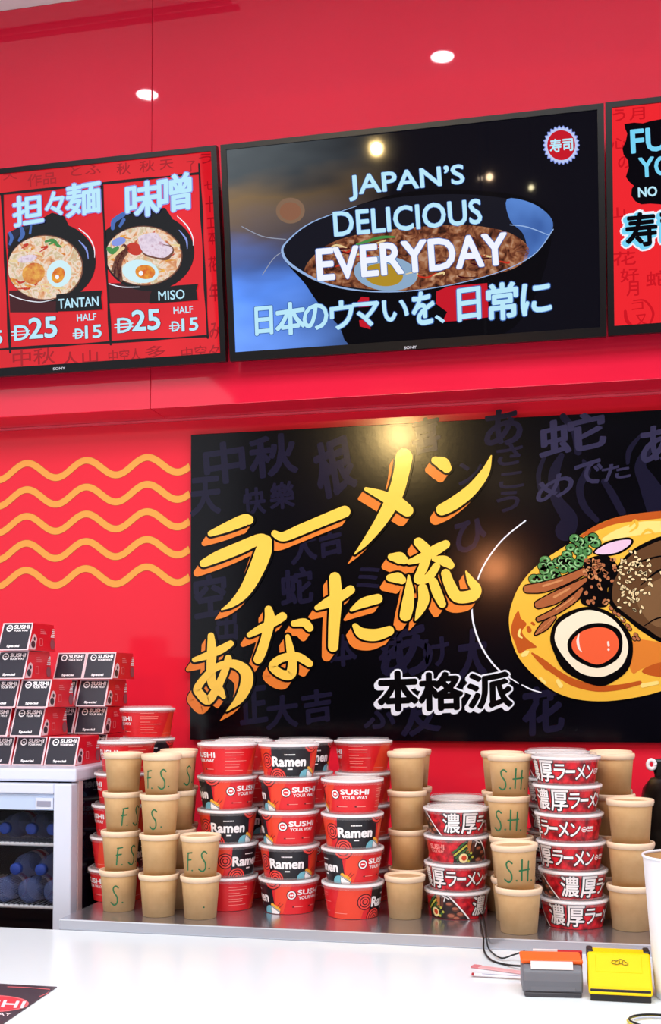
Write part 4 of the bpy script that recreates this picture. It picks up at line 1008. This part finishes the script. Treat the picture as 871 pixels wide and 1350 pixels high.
def make_thick_bowl():
    t = thing('noodle_bowl', (0, 0, 0), 'x', 'paper bowl')
    m = shell(N_RB, N_RT, N_H, N_RED); w_ = Wrap(N_RB, N_RT, N_H); h = N_H
    w_.poly([(-152, 0), (-150, h*0.4), (-140, h*0.75), (-125, h*0.95), (-104, h), (-90, h*0.72), (-74, h*0.36), (-58, 0)], N_DRK, 0)
    for a, y, r in ((-86, h*0.42, 0.010), (-76, h*0.22, 0.011), (-95, h*0.14, 0.012), (-98, h*0.6, 0.009), (-84, h*0.05, 0.010)):
        w_.disc(a, y, r, N_BRN, 1, ry=r*0.62); w_.disc(a-1, y+0.001, r*0.72, N_BR2, 2, ry=r*0.34)
    w_.line([(-122, h*0.5), (-119, h*0.95)], 0.009, N_BAM, 2); w_.line([(-114, h*0.5), (-110, h*0.9)], 0.008, N_BRN, 2)
    for k in range(4): w_.line([(-152+3*k, h*(0.45-0.1*k)), (-128+2*k, h*(0.86-0.12*k))], 0.0042, [N_GRN, N_ONI][k % 2 if k == 1 else 0], 2)
    w_.disc(-131, h*0.24, 0.0125, B_BLK, 3); w_.disc(-131, h*0.24, 0.0115, N_EGG, 4); w_.disc(-130, h*0.25, 0.0065, N_YLK, 5)
    for k in range(5): w_.disc(-120+(k % 3)*4, h*(0.12+0.08*k), 0.0032, [N_ONI, N_GRN][k % 2], 5)
    w_.line([(-104, h*1.02), (-90, h*0.72), (-74, h*0.36), (-57, -0.002)], 0.0052, B_BLK, 5); w_.line([(-103, h*1.02), (-89, h*0.72), (-73, h*0.36), (-56, -0.002)], 0.0034, B_WHT, 6)
    w_.line([(-112, h*0.95), (-98, h*0.80)], 0.0022, B_WHT, 6); w_.line([(-108, h*0.7), (-104, h*0.98)], 0.0022, B_WHT, 6)
    for ch, a0, a1, y0, y1 in (('濃', -52, -20, 0.14, 0.90), ('厚', -16, 16, 0.12, 0.90), ('ラ', 18, 38, 0.22, 0.78), ('ー', 40, 56, 0.48, 0.56), ('メ', 58, 77, 0.22, 0.78), ('ン', 80, 98, 0.24, 0.74)):
        w_.text(ch, a0, a1, h*y0, h*y1, B_BLK, 2, 0.065 if ch != 'ー' else 0.14); w_.text(ch, a0, a1, h*y0, h*y1, B_WHT, 3, 0.016 if ch != 'ー' else 0.05)
    w_.disc(106, h*0.5, 0.0062, B_WHT, 3); w_.disc(106, h*0.5, 0.0046, N_RED, 4); w_.poly([(103, h*0.48), (109, h*0.48), (109, h*0.52), (103, h*0.52)], B_WHT, 5)
    w_.text('SUSHI', 113, 126, h*0.52, h*0.60, B_WHT, 3, 0.03); w_.text('YOUR WAY', 113, 126, h*0.42, h*0.47, B_WHT, 3, 0.02)
    w_.text('SUSHI', 157, 191, h*0.56, h*0.74, B_PNK, 3, 0.045); w_.text('YOUR WAY', 158, 190, h*0.42, h*0.52, B_PNK, 3, 0.03)
    w_.into(m); m.build('bowl_body', t); lid_parts(t, N_RT, N_H, N_DOME)
    return t
S_PITCH = S_H+0.0034; N_PITCH = N_H+0.0038
rb0 = make_ramen_bowl(); nb0 = make_thick_bowl()

# kraft cups
KR = mat('kraft_paper', (206, 162, 108), 0.55); noise_into(KR, 'Base Color', [(216, 174, 120), (226, 186, 132)], 40, 4)
KRL = mat('kraft_lid', (242, 214, 182), 0.45); KRI = mat('kraft_lid_inset', (206, 168, 124), 0.5)
INKG = mat('green_marker_ink', (22, 104, 62), 0.5)
K_RB, K_RT, K_H = 0.0385, 0.0465, 0.0965
K_PITCH = K_H+0.0008
def make_cup(kind):
    t = thing('kraft_cup', (0, 0, 0), 'x', 'paper cup')
    m = MB(); m.lathe([(K_RB-0.002, 0.003), (K_RB, 0.0), (K_RT, K_H)], KR, seg=56); m.build('cup_body', t)
    m = MB(); m.lathe([(K_RT+0.0012, K_H-0.0085), (K_RT+0.0020, K_H-0.0085), (K_RT+0.0028, K_H-0.0035), (K_RT+0.0036, K_H-0.002), (K_RT+0.0036, K_H+0.0028), (K_RT+0.0026, K_H+0.0052), (K_RT+0.0004, K_H+0.0054), (K_RT-0.0016, K_H+0.0040), (K_RT-0.0026, K_H+0.0008), (K_RT-0.0046, K_H+0.0002)], KRL, seg=56)
    m.lathe([(K_RT-0.0046, K_H+0.0002), (0.0001, K_H+0.0004)], KRI, seg=56); m.build('lid', t)
    if kind:
        w_ = Wrap(K_RB, K_RT, K_H)
        F = [[(0, 0.046), (-3, 0.030), (-6, 0.006)], [(-2, 0.047), (14, 0.049)], [(-6, 0.030), (10, 0.032)]]
        S = [[(34, 0.045), (26, 0.050), (18, 0.044), (20, 0.034), (30, 0.022), (30, 0.008), (20, 0.002), (8, 0.008)]]
        Hh = [[(2, 0.050), (0, 0.004)], [(22, 0.046), (20, 0.002)], [(-6, 0.026), (26, 0.028)]]
        dot = lambda a, y: [[(a, y), (a+1.5, y)]]
        off = lambda st, a, y=0.0: [[(p[0]+a, p[1]+y) for p in s] for s in st]
        if kind == 'fs': st = off(F, -34, 0.014)+off(dot(0, 0), -22, 0.020)+off(S, -6, 0.016)+off(dot(0, 0), 38, 0.024)
        elif kind == 's': st = off(S, -22, 0.016)+off(dot(0, 0), 26, 0.024)
        elif kind == 'sh': st = off(S, -48, 0.018)+off(dot(0, 0), -4, 0.024)+off(Hh, 12, 0.020)+off(dot(0, 0), 46, 0.022)
        elif kind == 'dot': st = off(dot(0, 0), 10, 0.030)
        for s in st: w_.line(s, 0.0034, INKG, 0, 5)
        m = MB(); w_.into(m); m.build('marker_writing', t)
    return t
CUPS = {k: make_cup(k) for k in (None, 'fs', 's', 'sh', 'dot')}
used = set(); STK = []
def place(proto, loc, rz, lb, group, tilt=(0, 0)):
    o = proto if id(proto) not in used else copy_tree(proto)
    used.add(id(proto))
    o.location = loc; o.rotation_euler = (tilt[0], tilt[1], rz); o['label'] = lb; o['group'] = group
    return o
def face_to_cam(p, phi):
    d = CAM-Vector(p); return math.atan2(d.x, -d.y)-math.radians(phi)
DIMS = {'s': (S_RB, S_RT, S_H, S_PITCH), 'n': (N_RB, N_RT, N_H, N_PITCH), 'k': (K_RB, K_RT, K_H, K_PITCH)}
def ordinal(i, n):
    if n == 1: return 'single'
    if i == n-1: return 'top'
    if i == 0: return 'bottom'
    return {1: 'second from top', 2: 'third from top', 3: 'fourth from top', 4: 'fifth from top'}[n-1-i]
def side_word(kind, f):
    if kind == 's':
        f = (f+180) % 360-180
        if -60 < f < 55: return 'black panel forward'
        if 55 <= f < 150: return 'red logo forward'
        return 'red text forward'
    f = (f+180) % 360-180
    if -60 <= f < 110: return 'white lettering forward'
    return 'food picture forward'
def stack(kind, n, where, group, faces=None, cx=0, base=None, Y=None, dxs=None, wide=1.0, tilts=None):
    """a column of bowls or cups: base = pixel of the lowest front edge, top = pixel of the front of the top rim"""
    rb, rt, h, pitch = DIMS[kind]
    if Y is None:
        p = onZ(cx, base, TRAY); d = Vector((p.x-CAM.x, p.y-CAM.y, 0)).normalized()
        c = Vector((p.x, p.y, 0))+d*rb*wide
    else:
        p = onY(cx, 1100, Y); c = Vector((p.x, p.y, 0))
    right = Vector((math.cos(math.radians(12.3)), math.sin(math.radians(12.3)), 0))
    STK.append((kind, cx, n, c.copy(), (rt+(0.0046 if kind != 'k' else 0.0036))*wide))
    for i in range(n):
        off = right*((dxs[i] if dxs else random.uniform(-0.6, 0.6))*c.length/F_PX)
        loc = (c.x+off.x, c.y+off.y, TRAY+0.0004+i*pitch)
        f = faces[i] if faces else 0
        o_ = ordinal(i, n)
        if kind == 'k':
            k, ang = f if isinstance(f, tuple) else (None, random.uniform(0, 300))
            mark = {None: 'plain kraft cup', 'fs': 'kraft cup marked FS in green', 's': 'kraft cup marked S in green', 'sh': 'kraft cup marked SH in green', 'dot': 'plain kraft cup with tiny dot'}[k]
            ob = place(CUPS[k], loc, face_to_cam(loc, ang), '%s, %s %s' % (mark, '' if n == 1 else o_+' of', where) if n > 1 else '%s, %s' % (mark, where), group, tilts[i] if tilts else (0, 0))
            ob.scale = (wide, wide, 1)
        else:
            place(rb0 if kind == 's' else nb0, loc, face_to_cam(loc, f), '%s bowl, %s, %s of %s' % ('ramen' if kind == 's' else 'noodle', side_word(kind, f), o_, where), group)
    return c
GS, GN, GK = 'red and black ramen bowls on the steel worktop', 'dark red noodle bowls on the steel worktop', 'kraft paper cups on the steel worktop'
stack('s', 5, 'stack beside the fridge', GS, [193, 300, 200, 215, 180], 163, base=1190, dxs=[-8, -6, -4, -1, 3])
stack('s', 6, 'tall rear stack by the sushi boxes', GS, [190, 20, 200, 90, -10, 200], 193.6, Y=3.03)
stack('s', 5, 'front stack by the FS cups', GS, [181, -46, 0, 83, 189], 300, base=1202, dxs=[0, .5, 0, -.5, 0])
stack('s', 5, 'middle front stack', GS, [85, 7, 103, 97, 0], 381, base=1206, dxs=[0, .5, 0, .5, 0])
stack('s', 4, 'four-high front stack', GS, [283, 69, -6, 127], 465.5, base=1212.5)
stack('s', 5, 'rear stack by the kraft column', GS, [190, 180, 200, 190, 215], 479.5, Y=2.985)
stack('s', 5, 'rear stack nearest the FS cups', GS, [190, 180, 0, 190, 200], 321.5, Y=2.965)
stack('s', 5, 'rear stack behind the middle one', GS, [190, 60, 200, 190, -25], 401, Y=2.97)
stack('n', 4, 'short front stack', GN, [-83, 40, 216, -26], 603, base=1213)
stack('n', 4, 'short rear stack', GN, [0, 40, 216, 100], 604, Y=3.06)
stack('n', 6, 'tall front stack at right', GN, [-2, -30, 53, 78, 15, 40], 754, base=1226, dxs=[3, 2, 0, -2, -4, -5])
stack('n', 6, 'tall rear stack at right', GN, [0, 20, 40, 10, 30, 0], 736, Y=2.945)
stack('k', 4, 'leftmost front column', GK, [('s', 14), ('fs', -26), ('fs', -38), None], 158.5, base=1203, dxs=[-2, 0, 2, 3])
stack('k', 4, 'second front column', GK, [None, None, ('s', 22), ('fs', 14)], 210, base=1210, dxs=[-1, 0, 0, 2])
stack('k', 2, 'two-cup column by the red bowls', GK, [('dot', 0), ('fs', 8)], 264, base=1213)
stack('k', 4, 'column just behind the second', GK, [None, None, None, ('s', -40)], 233, Y=2.78)
stack('k', 4, 'rearmost column at left', GK, None, 236, Y=2.89)
stack('k', 4, 'column right of the ramen bowls', GK, None, 537, Y=2.878)
stack('k', 4, 'hidden column behind the middle cups', GK, None, 544, Y=2.98)
stack('k', 1, 'standing alone in front of the middle column', GK, None, 533.8, base=1213)
stack('k', 4, 'column left of tall noodles', GK, [None, None, ('sh', 8), ('sh', -4)], 674, base=1217, dxs=[3, 1, -2, 0], wide=1.07)
stack('k', 4, 'column hidden behind the SH cups', GK, None, 663, Y=2.91, wide=1.07)
stack('k', 2, 'two-cup column before the SH column', GK, [None, ('sh', -6)], 684, base=1233, dxs=[0, -3], wide=1.07, tilts=[(0, 0), (0, math.radians(-2.0))])
stack('k', 3, 'three-cup column at far right', GK, None, 833, base=1229, dxs=[-1, 0, 0], wide=1.09)
stack('k', 4, 'column behind the far right cups', GK, None, 809, Y=2.875, wide=1.07)
stack('k', 4, 'rearmost column at far right', GK, None, 806, Y=2.99, wide=1.07)

# ------------------------------------------------------------------ black container behind the cups at the right
p = onY(905, 1100, 2.98)
BL = mat('black_gloss_plastic', (10, 9, 11), 0.3)
t = thing('black_container', (p.x, p.y, TRAY+0.0005), 'black rounded container at the right edge behind the kraft cups', 'container')
m = MB(); c = (p.x, p.y, TRAY+0.0005)
m.lathe([(0.0001, 0), (0.10, 0), (0.112, 0.02), (0.116, 0.15), (0.114, 0.25), (0.104, 0.30), (0.085, 0.325), (0.05, 0.335), (0.0001, 0.337)], BL, c, 56); m.build('body', t, t)
m = MB(); m.box((p.x-0.075, p.y-0.012, TRAY+0.32), (p.x-0.045, p.y+0.012, TRAY+0.375), BL); m.build('handle', t, t, bevel=0.006)
m = MB(); cc = Vector((p.x-0.083, p.y-0.02, TRAY+0.362))
m.tube([cc+Vector((0.009*math.cos(a*PI/8), 0, 0.011*math.sin(a*PI/8))) for a in range(17)], 0.005, mat('white_clip', (240, 232, 238), 0.4), 10)
m.tube([cc+Vector((0.006, 0.006, -0.01)), cc+Vector((0.012, 0.02, -0.03))], 0.003, BL, 8); m.build('white_ring', t, t)

# ------------------------------------------------------------------ things on the counter
CP = Plane((0, 0, CT), (0, 0, 1))
def frame(px, py, Z):
    """a spot on the counter and axes turned to face the photographer"""
    p = onZ(px, py, Z); return p
# grey and orange case
def case(name, lb, cat, p0, p1, prof, shell_m, base_m, base_h, extra):
    A = onZ(*p0, CT); B = onZ(*p1, CT); ux = (B-A); wd = ux.length; ux.normalize(); uy = Vector((-ux.y, ux.x, 0))
    t = thing(name, (A+B)/2 + Vector((0, 0, 0.0006)), lb, cat)
    W = lambda a, b, z: A+ux*a+uy*b+Vector((0, 0, z+0.0006))
    m = MB(); lo = [(0.003, 0), (prof[-1][0]-0.002, 0), (prof[-1][0]-0.002, base_h), (0.003, base_h)]
    m.prism([W(0.003, b, z) for b, z in lo], ux*(wd-0.006), base_m); m.build('base', t, t, bevel=0.004, bseg=3)
    m = MB(); m.prism([W(0, b, z) for b, z in prof], ux*wd, shell_m); top = m.build('upper_shell', t, t, bevel=0.006, bseg=4)
    extra(t, W, wd, top)
    return t
GREY = mat('grey_plastic', (104, 106, 114), 0.45); GRD = mat('dark_grey_plastic', (58, 58, 64), 0.45); ORP = mat('orange_plastic', (250, 104, 30), 0.4); YEP = mat('yellow_plastic', (238, 200, 2), 0.55, spec=0.25); BKP = mat('black_plastic', (30, 28, 30), 0.45); LBW = mat('pale_label', (226, 214, 212), 0.5)
def grey_extra(t, W, wd, top):
    m = MB(); m.prism([W(-0.002, b, z) for b, z in ((0.018, 0.0560), (0.074, 0.0605), (0.076, 0.0680), (0.0135, 0.0655))], (W(1, 0, 0)-W(0, 0, 0))*(wd+0.004), ORP); m.build('orange_lid', t, t, bevel=0.004, bseg=3)
    m = MB(); m.prism([W(0.016, b, z) for b, z in ((0.004, 0.050), (0.012, 0.0505), (0.0145, 0.063), (0.0105, 0.063))], (W(1, 0, 0)-W(0, 0, 0))*(wd-0.034), LBW); m.build('label_strip', t, t)
    m = MB(); m.prism([W(0.014, b, z) for b, z in ((-0.0015, 0.011), (0.002, 0.011), (0.002, 0.022), (-0.0005, 0.022))], (W(1, 0, 0)-W(0, 0, 0))*(wd-0.028), GREY); m.build('front_ridge', top, t, bevel=0.0012)
case('carry_case', 'grey plastic case with orange lid on the white counter', 'case', (689, 1314), (769, 1316), [(0.004, 0.004), (0.080, 0.004), (0.080, 0.060), (0.016, 0.056), (0.003, 0.048), (-0.002, 0.030), (0.0, 0.012)], GREY, GRD, 0.008, grey_extra)
def yel_extra(t, W, wd, top):
    n = (W(0, 0.010, 0.024), W(0, 0.052, 0.078))
    def fp(u, v, k):      # on the sloping face
        b = 0.010+(0.052-0.010)*v; z = 0.026+(0.078-0.026)*v
        return W(u*wd, b-0.0008-0.0004*k, z+0.0006+0.0003*k)
    m = MB(); m.prism([fp(0.12, 0.40, 1), fp(0.86, 0.40, 1), fp(0.86, 0.93, 1), fp(0.12, 0.93, 1)], W(0, 0.003, -0.003)-W(0, 0, 0), YEP); pn = m.build('raised_panel', top, t, bevel=0.0012)
    m = MB(); INK = mat('grey_print', (96, 92, 30), 0.5)
    for st in ([(0.40, 0.66), (0.38, 0.70), (0.41, 0.76), (0.46, 0.74), (0.50, 0.79), (0.56, 0.78), (0.60, 0.72), (0.64, 0.68), (0.63, 0.64)], [(0.40, 0.66), (0.46, 0.64), (0.52, 0.67), (0.58, 0.63), (0.63, 0.64)], [(0.44, 0.72), (0.44, 0.66)], [(0.50, 0.76), (0.51, 0.68)], [(0.56, 0.75), (0.55, 0.66)]):
        m.tube([fp(u, v, 4) for u, v in catmull(st, 4)] if len(st) > 2 else [fp(u, v, 4) for u, v in st], 0.0006, INK, 6)
    m.build('printed_emblem', pn, t)
    for u0 in (-0.012, 0.90):
        m = MB(); m.prism([W(u0*wd, b, z) for b, z in ((0.050, 0.060), (0.092, 0.060), (0.092, 0.082), (0.056, 0.082))], (W(0.112, 0, 0)-W(0, 0, 0)).normalized()*0.012, BKP); m.build('corner_bumper', t, t, bevel=0.003)
case('carry_case', 'yellow plastic case with small printed emblem, right of the grey one', 'case', (776, 1320), (861, 1324), [(0.000, 0.012), (0.086, 0.012), (0.090, 0.074), (0.084, 0.080), (0.052, 0.078), (0.008, 0.026)], YEP, BKP, 0.022, yel_extra)
# red packet behind the grey case
A = onZ(700, 1314, CT); B = onZ(768, 1316, CT)
t = thing('paper_packet', ((A.x+B.x)/2, A.y+0.05, CT), 'red and white paper packet standing behind the grey case', 'packet')
t.location = (t.location.x, A.y+0.09, CT+0.0005)
m = MB(); uy = Vector((0, 1, 0)); m.prism([A+uy*0.092+Vector((0, 0, z))+uy*b for b, z in ((0, 0.0005), (0.010, 0.0005), (0.010, 0.066), (0, 0.066))], B-A, mat('packet_red', (186, 24, 40), 0.45)); m.build('packet', t, t, bevel=0.002)
m = MB(); m.prism([A+uy*0.0915+Vector((0, 0, z))+uy*b for b, z in ((0, 0.050), (0.0105, 0.050), (0.0105, 0.0665), (0, 0.0665))], (B-A)*0.5, mat('packet_white', (236, 222, 222), 0.45)); m.build('packet_flap', t, t)
# sachets sticking out to the left
for (a, b_, wd, c1, lb, nm, zz) in (((623, 1275), (690, 1284), 0.019, (222, 168, 172), 'flat pink and white paper sachet left of the grey case', 'paper_sachet', 0.0006), ((622, 1288), (690, 1292), 0.010, (236, 234, 240), 'thin white paper stick with red tip left of the grey case', 'paper_stick', 0.0040)):
    P = onZ(*a, CT)+Vector((0, 0, zz)); Q = onZ(*b_, CT)+Vector((0, 0, zz)); d = (Q-P).normalized(); s = Vector((-d.y, d.x, 0))*wd
    t = thing(nm, P, lb, 'sachet')
    m = MB(); m.prism([P-s/2, P+d*(Q-P).length-s/2, Q+s/2, P+s/2], (0, 0, 0.003), mat(nm+'_paper', c1, 0.5)); m.build('sleeve', t, t, bevel=0.001)
    m = MB(); w2 = 0.004 if 'stick' in nm else 0.016
    m.prism([P-s*0.52-d*0.0004, P+d*w2-s*0.52, P+d*w2+s*0.52, P+s*0.52-d*0.0004], (0, 0, 0.0034), mat(nm+'_tip', (170, 34, 44) if 'stick' in nm else (206, 120, 128), 0.5)); m.build('tip', t, t)
    if 'stick' in nm:
        m = MB(); m.prism([P+d*0.02-s*0.1, P+d*0.10-s*0.1, P+d*0.10+s*0.05, P+d*0.02+s*0.05], (0, 0, 0.0036), mat('blue_print_line', (120, 130, 170), 0.5)); m.build('printed_line', t, t)
# black cable from the worktop to the grey case
CB = mat('black_cable', (18, 16, 18), 0.4)
def c3(x, y, z): q = onZ(x, y, z); return (q.x, q.y, q.z)
pts = [c3(618, 1180, TRAY+0.004), c3(630, 1200, TRAY+0.004), c3(634, 1222, TRAY+0.004), (*onY(637, 1238, TRAY_Y0-0.008)[:2], 0.948), c3(638, 1254, CT+0.006), c3(648, 1266, CT+0.003), c3(668, 1272, CT+0.003), c3(694, 1274, CT+0.012)]
t = thing('cable', pts[4], 'black cable looping from the steel worktop to the grey case', 'cable')
m = MB(); m.tube(catmull(pts, 8), 0.0022, CB, 8); m.build('cord', t, t)
pts = [c3(622, 1178, TRAY+0.004), c3(635, 1205, TRAY+0.0045), c3(640, 1224, TRAY+0.0045), (*onY(641, 1236, TRAY_Y0-0.012)[:2], 0.950), c3(645, 1252, CT+0.005), c3(660, 1263, CT+0.006), c3(676, 1259, CT+0.012), c3(691, 1254, CT+0.026)]
m = MB(); m.tube(catmull(pts, 8), 0.0018, CB, 8); m.build('cord', t, t)
# yellow and black cable loop at the lower right corner
P = onZ(868, 1352, CT)
t = thing('cable_loop', P, 'yellow and black wire loop at the lower right corner of the counter', 'cable')
for r, z, mm, nm, a0 in ((0.056, 0.0032, mat('yellow_wire', (206, 190, 60), 0.4), 'yellow_wire', 0.3), (0.053, 0.0062, CB, 'black_wire', 0.0), (0.047, 0.0032, mat('pale_wire', (190, 196, 210), 0.4), 'pale_wire', 0.6)):
    m = MB(); m.tube([(P.x+r*math.cos(a0+5.6*k/40)+0.004, P.y+r*0.75*math.sin(a0+5.6*k/40), CT+z+0.002*math.sin(k/40*PI)) for k in range(41)], 0.0017, mm, 8); m.build(nm, t, t)
# white paper bucket at the right edge
P = onZ(909, 1316, CT)
WP = mat('white_paper_bucket', (238, 240, 248), 0.45)
t = thing('paper_bucket', (P.x, P.y, CT+0.0005), 'tall white paper tub with tan inside at the right photo edge', 'paper tub')
c = (P.x, P.y, CT+0.0005)
m = MB(); m.lathe([(0.0001, 0.003), (0.058, 0.003), (0.060, 0.0), (0.0635, 0.02), (0.0805, 0.262)], WP, c, 72); m.build('tub_wall', t, t)
m = MB(); m.lathe([(0.0795, 0.262), (0.060, 0.008), (0.0001, 0.008)], mat('tan_paper_inside', (206, 164, 112), 0.55), c, 72); m.build('tub_inside', t, t)
m = MB(); m.lathe([(0.0790, 0.260), (0.0822, 0.260), (0.0830, 0.2625), (0.0822, 0.265), (0.0795, 0.265)], WP, c, 72, closed=True); m.build('rolled_rim', t, t)
# printed mat at the lower left
MP = Plane((0, 0, CT+0.0022), (0, 0, 1))
C0 = onZ(75, 1302, CT); C1 = onZ(0, 1298, CT); C2 = onZ(5, 1350, CT)
e1 = (C1-C0).normalized(); e2 = (C2-C0).normalized()
t = thing('counter_mat', C0, 'dark printed mat with red oval emblem at the lower left', 'mat')
m = MB(); q = [C0, C0+e1*0.44, C0+e1*0.44+e2*0.32, C0+e2*0.32]
m.prism([v+Vector((0, 0, 0.0003)) for v in q], (0, 0, 0.0016), mat('mat_dark', (62, 44, 52), 0.3)); mt_ = m.build('mat_sheet', t, t)
m = MB(); MR = mat('mat_red', (222, 50, 60), 0.3); MW = mat('mat_white', (240, 226, 230), 0.3); MPk = mat('mat_pink', (240, 110, 116), 0.3)
poly_px(m, MP, ell(-12, 1323, 50, 11.2), MPk, 0.0); poly_px(m, MP, ell(-12, 1323, 47, 9.8), MR, 0.0004)
text_px(m, MP, 'SUSHI', (-56, 1325), (30, 1329.5), (4, -8.5), MW, 0.0008, 0.05)
text_px(m, MP, 'YOUR WAY', (-60, 1337), (14, 1339.5), (1.5, -3.6), MW, 0.0004, 0.03)
strokes_px(m, MP, [[(10, 1301, 0.8), (66, 1304.5, 0.8), (52, 1314, 0.8)]], MPk, 0.0002, n=2)
m.build('printed_emblem', mt_, t)

# ------------------------------------------------------------------ lamps in the hall behind the photographer (seen mirrored in the screens and the poster)
def hall_lamp(px, py, plane, zc, r, rgb, st, nm, lb, shade=False):
    """a ceiling lamp standing where its mirror image in the glossy plane is seen at the pixel"""
    d = ray(px, py); n = plane.n; tt = (plane.o-CAM).dot(n)/d.dot(n); hit = CAM+d*tt; rd = d-n*(2*d.dot(n))
    k = (zc-hit.z)/rd.z; p = hit+rd*k
    if p.y < -7.8: k = (-7.8-hit.y)/rd.y; p = hit+rd*k
    t = thing(nm, p, lb, 'lamp')
    m = MB(); m.lathe([(0.0001, -r), (r*0.5, -r*0.866), (r*0.866, -r*0.5), (r, 0), (r*0.866, r*0.5), (r*0.5, r*0.866), (0.0001, r)], emis('lamp_glow_%d_%d' % (px, py), rgb, st, glass=False), p, 28); m.build('globe', t, t)
    if shade:
        m = MB(); m.lathe([(r*2.6, -r*0.35), (r*2.3, 0), (r*1.3, r*1.3), (r*0.3, r*1.7), (0.0001, r*1.72)], DARK, p, 32); m.build('added_shade', t, t)  # added shade keeps the lamp's mirror image off the screens
    top = CEIL_Z if p.y > -2.6 else HALL_Z
    m = MB(); m.tube([(p.x, p.y, p.z+r*0.9), (p.x, p.y, top-0.0005)], 0.006, DARK, 8); m.build('hanging_rod', t, t)
    return t
hall_lamp(652, 742, PP, 2.28, 0.065, (255, 160, 100), 300, 'pendant_lamp', 'warm hall pendant with added blocking shade, mirrored beside the white arc on the poster', True)
hall_lamp(526, 574, PP, 4.25, 0.036, (255, 216, 140), 5200, 'globe_lamp', 'bright hall globe, mirrored at the poster top')
hall_lamp(645, 233, TVP, 4.3, 0.04, (255, 214, 170), 60, 'globe_lamp', 'small warm hall globe mirrored in the middle screen')
hall_lamp(633, 235, TVP, 4.3, 0.025, (255, 224, 190), 30, 'globe_lamp', 'tiny hall globe mirrored just left of the small warm one')
hall_lamp(700, 247, TVP, 4.2, 0.03, (255, 240, 190), 40, 'globe_lamp', 'smallest pale hall globe mirrored right of centre in the middle screen')
bpy.context.view_layer.update()
